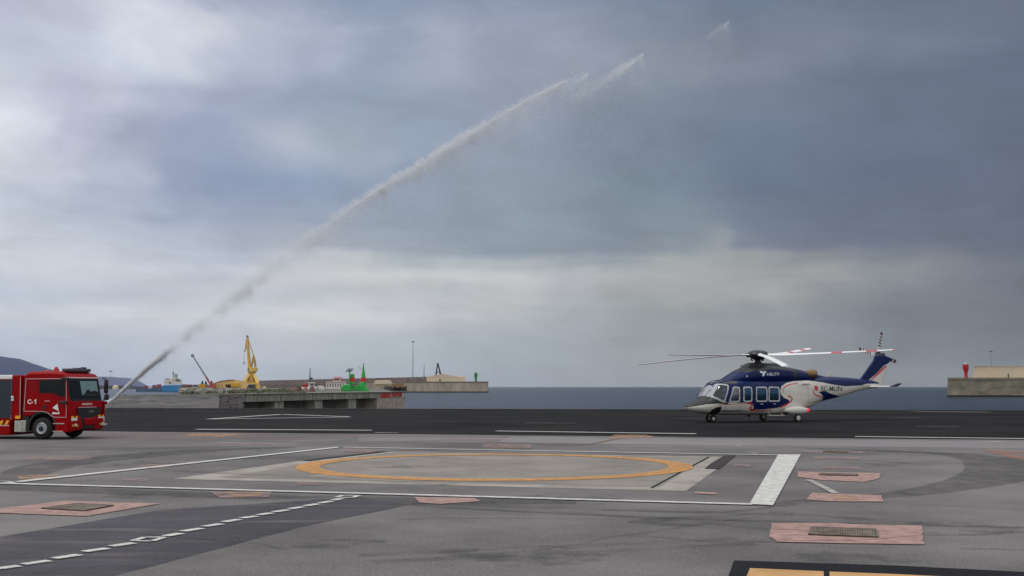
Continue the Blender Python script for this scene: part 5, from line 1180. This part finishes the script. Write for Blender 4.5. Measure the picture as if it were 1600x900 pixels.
# flat sheets on the side, 6-10 mm proud
def side_sheet(name, px, m_, off=.008, y=SY, th=.006, parent=None, raw=None, bevel=0):
    pts = raw or [(SP(u, v, y).x, SP(u, v, y).z) for u, v in px]; mb = MB(); mb.prism([(x, y - off, z) for x, z in pts], (0, th, 0)); return mb.build(name, m_, parent or TT, bevel=bevel)
dw = side_sheet('door_window', [(62,594),(82,593.4),(102,593.2),(102.6,620.3),(94,619.2),(87,615.8),(82,613.8),(61.6,613.8)], M_TGL, .016, th=.012)
def side_ribbon(name, px, w, m_, closed=False, off=.012, parent=None):
    q = [Vector((SP(u, v).x, SP(u, v).z)) for u, v in px]; mb = MB()
    for i in range(len(q) - (0 if closed else 1)):
        a_, b_ = q[i], q[(i+1) % len(q)]; d = (b_-a_).normalized(); n = Vector((-d.y, d.x))*w/2; e = d*w*.4
        mb.prism([(p.x, SY - off - .0004*(i % 2), p.y) for p in (a_+n-e, b_+n+e, b_-n+e, a_-n-e)], (0, .004, 0))
    return mb.build(name, m_, parent or TT)
side_ribbon('reflective_tape', [(41.5,592),(97,591.5)], .022, M_TAPE); side_ribbon('reflective_tape', [(41,592.3),(37.6,642.5)], .018, M_TAPE)
side_ribbon('reflective_tape', [(37.6,642.5),(68,642.6),(75,644.8),(80.5,649.5),(85,651.8),(103.6,652.2)], .018, M_TAPE); side_ribbon('reflective_tape', [(103.8,594),(103.6,652.2)], .018, M_TAPE)
side_ribbon('window_trim', [(61,615.4),(81.6,615.4),(87,617.4),(94,621.4),(103,622.6)], .012, mat('dark_red_seam', (110, 8, 14), .5))
for i in range(5): side_ribbon('louvre', [(44.2,597.6+3.3*i),(57,597.4+3.3*i)], .014, MATS['dark_red_seam'], off=.010)
side_ribbon('door_line', [(60.5,593),(60,642)], .008, MATS['dark_red_seam'])
mb = MB(); p = SP(69.5, 636); mb.box((p.x, SY - .012, p.z), (.11, .02, .15)); mb.build('door_handle', M_TBLK, TT, bevel=.01)
mb = MB(); p = SP(74, 626.6); mb.box((p.x, SY - .004, p.z), (.22, .006, .022)); mb.build('name_plate', M_TAPE, TT)
def side_text(body_, u, v, height, m_, name, squeeze=1.0, bold=0.0):
    p = SP(u, v); vs, fs = text_mesh(body_, height, 0, squeeze, bold); mb = MB(); mb.add([(p.x + a_, SY - .012, p.z + b_) for a_, b_ in vs], fs); return mb.build(name, m_, TT)
side_text('C-', 43.2, 631.2, .165, mat('letter_pink_white', (232, 208, 206), .5), 'cab_number', 1.0, .04)
p = SP(53.2, 631.2); side_sheet('cab_number', None, MATS['letter_pink_white'], .012, th=.004, raw=[(p.x + x_*.165, p.z + z_*.165) for x_, z_ in ((.30, 0), (.30, .70), (.02, .52), (.02, .70), (.34, 1.0), (.54, 1.0), (.54, 0))])
for nm, px in (('sail_logo', [(82.3,637.4),(89.8,630.8),(91.2,638),(92.8,646.6),(90.6,641.4)]), ('sail_logo', [(81.2,647),(92.8,647),(93.2,643.8),(91,644.9),(82.6,644)])):
    side_sheet(nm, px, M_TWH, .012, th=.004)
# black wheel arch liner + mudguard
for s_ in (-1, 1):
    mb = MB(); ao = archpts(0, .42, .575, 188, 22, 16); ai = archpts(0, .42, .50, 188, 22, 16)
    mb.prism([(x, s_*W2 - s_*.02, z) for x, z in ao + ai[::-1]], (0, -s_*.5, 0)); mb.build('wheel_arch', M_TBLK, TT)
mb = MB(); mb.box((-.62, 0, .58), (.16, 2.0, .50)); mb.box((-.30, 0, .70), (.5, 1.1, .3)); mb.build('mudguard', M_TBLK, TT, bevel=.02)
# front face
def front_sheet(name, px, m_, off=.010, th=.008, parent=None, tilt=False, bevel=0):
    pts = []
    for u, v in px:
        p = FP(u, v)
        if tilt:
            for _ in range(4):
                z = p.z; x = XF + .02 if z < 1.30 else XF - .04 - .16 * (z - 1.40) / (ZR - 1.52); p = FP(u, v, x)
        pts.append(Vector((p.x + off, p.y, p.z)))
    mb = MB(); mb.prism(pts, (th, 0, 0)); return mb.build(name, m_, parent or TT, bevel=bevel)
zw0, zw1 = FP(135, 627, XF-.05).z, FP(135, 592, XF-.2).z
def wsx(z): return XF - .04 - .16 * (z - 1.40) / (ZR - .12 - 1.40)
mb = MB(); mb.prism([(wsx(zw0) + .012, -1.0, zw0), (wsx(zw0) + .012, 1.0, zw0), (wsx(zw1) + .012, .98, zw1), (wsx(zw1) + .012, -.98, zw1)], (.008, 0, 0)); ws_ = mb.build('windscreen', M_TBLK, TT)
mb = MB(); mb.prism([(wsx(zw0+.10) + .022, -.90, zw0+.10), (wsx(zw0+.10) + .022, .92, zw0+.10), (wsx(zw1-.05) + .022, .90, zw1-.05), (wsx(zw1-.05) + .022, -.90, zw1-.05)], (.006, 0, 0)); mb.build('glass_pane', M_TGL, ws_)
mb = MB(); z0_, z1_ = zw0 + .22, zw1 - .08; mb.prism([(wsx(z0_) + .030, -.22, z0_), (wsx(z0_) + .030, .84, z0_), (wsx(z1_) + .030, .84, z1_), (wsx(z1_) + .030, -.24, z1_)], (.003, 0, 0)); mb.build('pale_pane', mat('pale_windscreen', (112, 140, 140), .25, var=.15, scale=3), ws_)  # pale pane over part of the windscreen glass
mb = MB(); mb.prism([(wsx(z0_) + .036, y, z) for y, z in ((-.20, z0_ + .01), (.82, z0_ + .01), (.80, z0_ + .10), (.55, z0_ + .17), (.35, z0_ + .11), (.18, z0_ + .20), (.08, z0_ + .20), (.0, z0_ + .08))], (.003, 0, 0)); mb.build('dashboard_silhouette', M_TBLK, ws_)
mb = MB(); mb.prism([(XF - .19, -.98, zw1 + .02), (XF - .19, .98, zw1 + .02), (XF - .21, .98, zw1 + .06), (XF - .21, -.98, zw1 + .06)], (.03, 0, 0)); mb.build('visor_trim', M_TAPE, TT)
# grille
zg1, zg0 = FP(128, 637).z, FP(128, 650.5).z
yl, yr = FP(119, 640).y, FP(157, 640).y
mb = MB(); mb.prism([(XF + .022, yl, zg1), (XF + .022, yr, zg1), (XF + .022, yr - .06, zg0), (XF + .022, yl + .10, zg0)], (.015, 0, 0)); gr_ = mb.build('grille', M_TBLK, TT)
mb = MB()
for i in range(3): z = zg0 + (zg1 - zg0) * (i + .7) / 3.4; mb.box((XF + .042, (yl+yr)/2, z), (.012, (yr-yl)*.86, .018))
mb.build('grille_bar', mat('grille_grey', (48, 48, 50), .5), gr_)
mb = MB(); mb.box((XF + .03, (yl+yr)/2 - .12, zg1 + .012), (.02, (yr-yl)*.72, .022)); mb.box((XF + .03, yl + .30, zg0 - .03), (.02, .45, .03)); mb.build('grille_trim', M_TAPE, gr_)
def front_text(body_, y0, z, height, m_, name, squeeze=1.0, bold=0.0, parent=None):
    vs, fs = text_mesh(body_, height, 0, squeeze, bold); mb = MB(); mb.add([(XF + .046, y0 + a_, z + b_) for a_, b_ in vs], fs); return mb.build(name, m_, parent or TT)
front_text('BOMBEROS', FP(126.5, 632).y, FP(126.5, 632.6).z - .012, .075, MATS['letter_pink_white'], 'front_lettering', 1.25, .02)
front_text('MAN', (yl+yr)/2 - .02, (zg0+zg1)/2 - .03, .075, M_TSIL, 'maker_lettering', 1.3, .02, gr_)
# bumper
mb = MB(); mb.prism([(XF - .35, -W2, .30), (XF + .06, -W2 + .06, .30), (XF + .10, -W2 + .10, .46), (XF + .06, -W2 + .02, .80), (XF - .35, -W2, .80)], (0, .62, 0)); mb.build('bumper_corner', M_TRED, TT, bevel=.04); mb = MB(); mb.prism([(XF - .35, W2 - .62, .30), (XF + .06, W2 - .62, .30), (XF + .10, W2 - .62, .46), (XF + .06, W2 - .62, .80), (XF - .35, W2 - .62, .80)], (0, .62, 0)); mb.build('bumper_corner', M_TRED, TT, bevel=.04)
mb = MB(); mb.prism([(XF - .2, -.48, .34), (XF + .06, -.48, .34), (XF + .08, -.48, .56), (XF + .03, -.48, .86), (XF - .2, -.48, .86)], (0, .96, 0)); mb.build('bumper_centre', M_TBLK, TT, bevel=.02)
mb = MB(); mb.prism([(XF + .07, -.22, .46), (XF + .12, -.22, .50), (XF + .12, -.22, .70), (XF + .05, -.22, .74)], (0, 1.15, 0)); mb.build('bumper_lower', M_TRED, TT, bevel=.02)
for s_ in (-1, 1):
    y0 = s_*.84; mb = MB(); mb.box((XF + .085, y0, .70), (.04, .34, .11)); hl = mb.build('headlight', mat('lamp_lens', (214, 214, 206), .15), TT, bevel=.03)
    mb = MB(); mb.box((XF + .085, y0 - .11, .79), (.035, .12, .06)); mb.box((XF + .085, y0 + .13, .79), (.035, .08, .06)); mb.build('indicator', M_TYEL, hl, bevel=.01)
    mb = MB(); mb.lathe((XF + .10, y0 + s_*.0 + .06, .50), (1, 0, 0), [(.055, 0), (.05, .03), (.01, .035)], 12); mb.build('fog_lamp', mat('lamp_lens', (214, 214, 206)), hl)
    mb = MB(); mb.lathe((XF + .09, y0 - .08, .49), (1, 0, 0), [(.05, 0), (.045, .03), (.01, .035)], 12); mb.lathe((XF + .09, y0 + .17, .47), (1, 0, 0), [(.045, 0), (.04, .03), (.01, .035)], 12); mb.build('amber_lamp', mat('amber_lens', (196, 140, 50), .3), hl)
mb = MB(); mb.box((XF + .13, .98, .47), (.03, .34, .07)); mb.build('number_plate', mat('plate_grey', (176, 172, 170), .5), TT)
mb = MB(); mb.box((XF + .10, 1.02, .62), (.02, .06, .28)); mb.build('marker_board', mat('marker_pink', (206, 150, 146), .6), TT)
# wheels
def truck_wheel(x, s_, twin=False):
    g_ = empty('wheel', (x, s_*.90, .385)); g_.parent = TT
    w = .24 if not twin else .5; y0, y1 = (-.14, w - .14) if s_ < 0 else (.14, .14 - w)
    mb = MB(); mb.lathe((0, y0, 0), (0, 1 if s_ < 0 else -1, 0), [(.20, .0), (.335, .004), (.375, .035), (.385, .07), (.385, w - .05), (.36, w)], 40); mb.build('tyre', M_TYRE, g_, smooth=True)
    sg = -1 if s_ < 0 else 1
    mb = MB(); mb.lathe((0, y0 - sg*.0, 0), (0, -sg, 0), [(.05, -.03), (.09, -.035), (.095, -.012), (.14, -.01), (.155, -.022), (.185, -.03), (.205, -.012), (.21, .002)], 32); mb.build('rim', mat('rim_silver', (158, 162, 168), .4, metal=.5), g_, smooth=True)
    mb = MB(); mb.lathe((0, y0, 0), (0, sg, 0), [(.085, .03), (.085, .042), (.05, .055)], 20); mb.build('hub_cap', M_TBLK, g_, smooth=True)
    return g_
for s_ in (-1, 1): truck_wheel(0, s_); truck_wheel(-3.7, s_, True)
# mirrors on the far side, wiper arms, near mirror bracket
mb = MB(); mb.box((XF + .04, 1.20, 1.85), (.10, .18, .50)); mr = mb.build('mirror', M_TBLK, TT, bevel=.04)
mb = MB(); mb.box((XF + .06, 1.22, 1.46), (.12, .20, .22)); mb.build('lower_mirror', M_TBLK, mr, bevel=.05)
mb = MB(); mb.cyl((XF - .06, 1.08, 2.16), (XF + .04, 1.18, 2.12), .02, n=8); mb.cyl((XF + .04, 1.18, 2.12), (XF + .06, 1.22, 1.4), .02, n=8); mb.cyl((XF - .02, 1.08, 1.34), (XF + .06, 1.18, 1.38), .02, n=8); mb.build('mirror_arm', M_TBLK, mr)
mb = MB(); mb.box((XF - .18, -1.16, 1.30), (.30, .10, .10)); mb.box((XF - .14, -1.15, 2.12), (.30, .08, .10)); mb.build('mirror_bracket', M_TBLK, TT, bevel=.02)
mb = MB(); mb.box((XF + .03, 1.16, 1.25), (.14, .14, .12)); mb.box((XF, 1.12, .95), (.12, .06, .5)); mb.build('corner_deflector', M_TRED, TT, bevel=.02)
# roof lights
mb = MB(); mb.box((XF - .50, .12, ZR + .12), (.26, 1.45, .11)); lb = mb.build('light_bar', mat('light_bar_grey', (78, 74, 82), .4), TT, bevel=.03)
mb = MB(); mb.box((XF - .46, .15, ZR + .06), (.06, 1.3, .04)); mb.build('bar_mount', M_TBLK, lb)
mb = MB(); mb.box((XF - .50, .55, ZR + .20), (.16, .12, .06)); mb.box((XF - .50, .12, ZR + .185), (.24, .14, .03)); mb.build('bar_light', M_TBLK, lb)
mb = MB(); mb.lathe((XF - .85, -.60, ZR + .04), (0, 0, 1), [(.11, 0), (.11, .06), (.07, .14), (.04, .19)], 14); mb.build('beacon_light', mat('beacon_red', (176, 24, 36), .3), TT, smooth=True)
mb = MB(); mb.lathe((-.35, -.3, ZR + .04), (0, 0, 1), [(.09, 0), (.09, .05), (.03, .08)], 14); mb.build('beacon_light', MATS['beacon_red'], TT, smooth=True)
# rear body
xa = SP(32, 620).x; xb = SP(19, 620).x; zt_ = SP(25, 586).z; zb_ = SP(25, 656.5).z; XE = xa - 4.6
zt_ = max(zt_, 2.2)
mb = MB(); mb.prism([(xa, -W2, zb_), (xa, -W2, zt_), (XE, -W2, zt_), (XE, -W2, .55), (xb + .0, -W2, .55), (xb, -W2, zb_)], (0, 2*W2, 0)); mb.build('body', M_TRED, TT, bevel=.04)
zs1, zs0 = SP(10, 594).z, SP(10, 653.5).z
side_sheet('roller_shutter', None, M_TGREY, .012, th=.010, raw=[(xb, zs0), (xb, zs1), (xb - 1.5, zs1), (xb - 1.5, zs0)])
side_sheet('roller_shutter', None, M_TGREY, .012, th=.010, raw=[(xb - 1.6, zs0 + .3), (xb - 1.6, zs1), (xb - 3.1, zs1), (xb - 3.1, zs0 + .3)])
mb = MB()
for i in range(24): z = zs0 + (zs1-zs0)*(i+.5)/24; mb.box((xb - .75, SY - .014, z), (1.48, .006, .008))
mb.build('shutter_slat', mat('shutter_line', (30, 38, 46), .5), TT)
side_ribbon('reflective_tape', [(18.6, 594), (17.2, 655)], .02, M_TAPE); side_ribbon('reflective_tape', [(32.2, 590), (31.2, 654)], .02, M_TAPE)
ztl, ztu = SP(10, 592.5).z, SP(10, 586).z
mb = MB(); mb.box((xb - 1.0, SY + .06, (ztl+ztu)/2), (1.95, .16, ztu - ztl)); mb.build('white_top_rail', M_TWH, TT, bevel=.02)
mb = MB(); mb.box((xa + .09, .0, 1.45), (.12, 1.9, 1.5)); mb.build('gap_panel', mat('gap_brown', (84, 40, 42), .7), TT)
p = SP(28, 651.8); mb = MB(); mb.box((p.x, SY - .01, p.z), (.20, .012, .10)); mb.build('yellow_marker', M_TYEL, TT)
p = SP(20.2, 622); mb = MB(); mb.box((p.x, SY - .02, p.z - .05), (.09, .04, .09)); mb.lathe((p.x, SY - .02, p.z + .03), (0, -1, 0), [(.05, 0), (.05, .03), (.02, .05)], 12); mb.build('side_lamp', mat('lamp_lens', (214, 214, 206)), TT)
# lower locker with hazard stripes
zh1, zh0, zl0 = SP(8, 656).z, SP(8, 664).z, SP(8, 680).z; xl = SP(15, 670).x
mb = MB(); mb.prism([(xl, -W2, zl0), (xl, -W2, zh1), (xl - 1.6, -W2, zh1), (xl - 1.6, -W2, zl0)], (0, 2*W2, 0)); mb.build('lower_locker', M_TRED, TT, bevel=.02)
mb = MB()
for i in range(7):
    x = xl - .02 - i*.22; mb.prism([(x, SY - .010, zh1 - .02), (x - .11, SY - .010, zh1 - .02), (x - .19, SY - .010, zh0 + .01), (x - .08, SY - .010, zh0 + .01)], (0, .006, 0))
mb.build('hazard_stripe', M_TYEL, TT)
mb = MB(); mb.box((xl - .8, SY - .008, zh0 - .02), (1.55, .006, .035)); mb.build('locker_tape', M_TAPE, TT)
# chassis, tank
mb = MB(); mb.box((-2.2, 0, .62), (5.2, .8, .18)); mb.box((-3.7, 0, .40), (.14, 1.7, .14)); mb.box((0, 0, .40), (.14, 1.6, .14)); mb.build('chassis', M_TBLK, TT)
xt0, xt1 = SP(22, 665).x, SP(39.5, 665).x; zt0, zt1 = SP(30, 675).z, SP(30, 657).z
mb = MB(); mb.box(((xt0+xt1)/2, SY + .22, (zt0+zt1)/2), (abs(xt1-xt0), .42, zt1-zt0)); mb.box(((xt0+xt1)/2 + .08, SY + .20, (zt0+zt1)/2), (.03, .44, zt1-zt0+.02)); mb.build('side_tank', M_TSIL, TT, bevel=.03)

# =================================================================== WATER JET
DJ = 84.0
PATH = [(164, 634, 1.2), (176, 624.5, 1.5), (200, 602, 2.0), (230, 574.5, 3.0), (262, 548, 4.4), (300, 515, 6.2), (340, 484, 8), (385, 448, 9.5), (440, 404, 11.5), (490, 370, 11), (540, 333, 10.5), (600, 293, 10), (655, 262, 10), (712, 225, 10), (770, 190, 10), (825, 158, 10), (880, 130, 11), (918, 117, 13)]
BR2 = [(890, 158, 9), (930, 134, 9), (965, 111, 8), (990, 95, 6), (1004, 86, 3.5)]
BR3 = [(1060, 75, 18), (1100, 52, 14), (1140, 36, 8)]
mb = MB()
rngj = np.random.default_rng(5)
def droplets(path, n, wmul, size, fall=0.0, clump=0.0, tw=None, depth=.8, skew=-.2, seed=0, t_lo=0.0):
    P = np.array([list(at(u, v, DJ)) + [h * DJ / FPX] for u, v, h in path]); seg = np.linalg.norm(np.diff(P[:, [0, 2]], axis=0), axis=1); S_ = np.concatenate([[0], np.cumsum(seg)]); S_ /= S_[-1]
    t = rngj.random(int(n * 3)) * (1 - t_lo) + t_lo
    g = np.random.default_rng(seed); ph = g.random(12) * 6.28; fr = np.array([9, 14, 23, 37, 51, 70, 96, 120, 150, 190, 240, 300]) * clump
    dens = np.ones_like(t)
    if clump: dens = np.clip(.55 + sum(np.sin(t*f + p) * .5 / (1 + i*.45) for i, (f, p) in enumerate(zip(fr, ph))) * .55, .08, 1.6)
    if tw is not None: dens = dens * np.interp(t, *tw)
    keep = rngj.random(len(t)) * 1.6 < dens; t = t[keep][:n]; m_ = len(t)
    c = np.stack([np.interp(t, S_, P[:, k]) for k in range(3)], 1); w = np.interp(t, S_, P[:, 3]) * wmul
    T = np.stack([np.interp(t, S_, np.gradient(P[:, k])) for k in range(3)], 1); T[:, 1] = 0; T /= np.linalg.norm(T, axis=1, keepdims=True)
    Nn = np.stack([-T[:, 2], np.zeros(m_), T[:, 0]], 1)
    wob = sum(np.sin(t*f*1.3 + p*2) / (1 + i*.3) for i, (f, p) in enumerate(zip([110, 190, 320, 430, 610], ph))) * .10
    lat = (rngj.normal(skew, .55, m_) + wob)
    # the upper edge of the jet is crisp, the lower edge frays
    lat = np.where(lat > .75, .75 - (lat - .75) * .9, lat)
    pos = c + Nn * (lat * w)[:, None]; pos[:, 1] += rngj.normal(0, 1, m_) * (w * .8 + .05) * depth
    if fall:
        d_ = rngj.exponential(fall, m_); pos[:, 2] -= d_; pos[:, 0] += d_ * rngj.normal(.25, .2, m_)
    a = T * 1.0
    if fall: a = a * .35; a[:, 2] -= .9
    a += rngj.normal(0, .15, a.shape); a /= np.linalg.norm(a, axis=1, keepdims=True)
    L_ = size[1] * rngj.uniform(.4, 1.6, m_)[:, None]; r_ = size[0] * rngj.uniform(.5, 1.5, m_)[:, None]
    q = np.cross(a, [0, 1, 0]); q /= np.linalg.norm(q, axis=1, keepdims=True); k = np.cross(a, q)
    V = np.stack([pos + a*L_, pos + q*r_, pos - q*r_*.5 + k*r_*.87, pos - q*r_*.5 - k*r_*.87, pos - a*L_*.8], 1)
    return V
sets = [droplets(PATH, 105000, 1.35, (.0052, .075), clump=.8, seed=1, tw=([0, .06, .12, .3, .5, .7, .85, .93, 1], [1.2, 1.3, 1.1, 1.1, .95, .75, .65, .4, .15])),
        droplets(PATH[:5], 22000, .8, (.009, .11), tw=([0, .3, .6, 1], [1.6, 1.5, .9, .15])),
        droplets(PATH, 34000, .5, (.0052, .06), clump=1.6, seed=3, skew=.5, tw=([0, .4, .6, .8, .93, 1], [0, .2, 1, 1, 1, .2])),
        droplets(PATH, 80000, 2.4, (.0038, .04), skew=-.5, clump=.5, seed=1, tw=([0, .1, .3, .6, 1], [.1, .5, 1, 1, .7])),
        droplets(PATH, 120000, 1.6, (.0038, .04), fall=1.7, clump=.7, seed=1, tw=([0, .15, .35, .5, .8, 1], [0, .2, .6, .9, 1, .6])),
        droplets(PATH, 120000, 1.8, (.0036, .036), fall=5.5, clump=.4, seed=8, tw=([0, .35, .6, .85, 1], [0, .05, .5, 1, 1])),
        droplets(BR2, 9000, 1.1, (.0042, .055), clump=.5, seed=4), droplets(BR2, 16000, 2.0, (.0036, .04), fall=2.5, seed=5), droplets(BR3, 14000, 1.6, (.003, .03), fall=2.2, seed=6),
        droplets([(150, 640, 5), (164, 630, 4), (178, 624, 3)], 5000, 1.0, (.008, .05))]
for u_, v_, n_, s_ in ((603, 291, 2600, 1), (655, 258, 1800, .8), (712, 221, 2400, 1), (741, 206, 900, .6), (772, 187, 2200, 1), (815, 161, 1200, .7), (880, 128, 3200, 1.2), (917, 116, 900, .7), (989, 97, 1300, .9), (1004, 85, 700, .6), (1138, 34, 500, .8)):
    sets.append(droplets([(u_ - 46*s_, v_ + 30*s_, 8*s_), (u_ - 18*s_, v_ + 12*s_, 6*s_), (u_, v_, 1.6)], n_, 1.0, (.005, .06), skew=-.45, seed=int(u_), tw=([0, .5, 1], [.2, .8, 1.5])))
    sets.append(droplets([(u_ - 10*s_, v_ + 8*s_, 6*s_), (u_ - 2, v_ + 3, 3)], n_, 1.0, (.004, .05), skew=-.4, fall=.9*s_, seed=int(u_)))
V = np.concatenate(sets); V = V[:, :4]; nV = len(V); Vf = V.reshape(-1, 3)
base = np.arange(nV)[:, None] * 4; F = np.concatenate([base + np.array(f) for f in ((0,1,2),(0,2,3),(0,3,1),(1,3,2))], 0)
me = bpy.data.meshes.new('water_jet'); me.vertices.add(len(Vf)); me.vertices.foreach_set('co', Vf.ravel().astype(np.float32))
me.loops.add(F.size); me.loops.foreach_set('vertex_index', F.ravel().astype(np.int32)); me.polygons.add(len(F)); me.polygons.foreach_set('loop_start', np.arange(0, F.size, 3, dtype=np.int32)); me.polygons.foreach_set('loop_total', np.full(len(F), 3, dtype=np.int32))
me.update(calc_edges=True); me.validate()
M_WATER = bpy.data.materials.new('spray_droplets'); M_WATER.use_nodes = True; t_ = M_WATER.node_tree; t_.nodes.remove(t_.nodes['Principled BSDF'])
df = t_.nodes.new('ShaderNodeBsdfDiffuse'); df.inputs[0].default_value = (.92, .94, .97, 1); t_.links.new(df.outputs[0], t_.nodes['Material Output'].inputs[0])
me.materials.append(M_WATER); jet = bpy.data.objects.new('water_jet', me); COL.objects.link(jet); tag(jet, 'white jet of water arcing up from behind the fire truck', 'water jet', kind='stuff')
# ground monitor the jet leaves from, behind the truck
mo = gnd(150, 641.5); pz = at(165, 633, DJ); mo = Vector((pz.x - .55, DJ, 0))
t = empty('water_monitor', mo, 0, 'small red ground monitor nozzle at the foot of the water jet', 'nozzle')
mb = MB(); 
for a_ in (30, 150, 270): mb.cyl((0, 0, .15), (.35*math.cos(R(a_)), .35*math.sin(R(a_)), .02), .025, n=8)
mb.build('base', M_TBLK, t)
mb = MB(); mb.cyl((0, 0, .08), (0, 0, .25), .06, n=12); mb.cyl((0, 0, .22), (.5, 0, pz.z - .05), .05, .03, 12); mb.build('barrel', M_TRED, t, smooth=True)

# =================================================================== AIR
mb = MB(); mb.box((0, 6900, 98), (28200, 14300, 204)); hz = mb.build('haze', None); hz['kind'] = 'stuff'
hm = bpy.data.materials.new('haze_air'); hm.use_nodes = True; t_ = hm.node_tree; t_.nodes.remove(t_.nodes['Principled BSDF'])
pv = t_.nodes.new('ShaderNodeVolumePrincipled'); pv.inputs['Color'].default_value = (.93, .96, 1, 1); pv.inputs['Density'].default_value = .00002
t_.links.new(pv.outputs[0], t_.nodes['Material Output'].inputs['Volume']); hz.data.materials.clear(); hz.data.materials.append(hm)
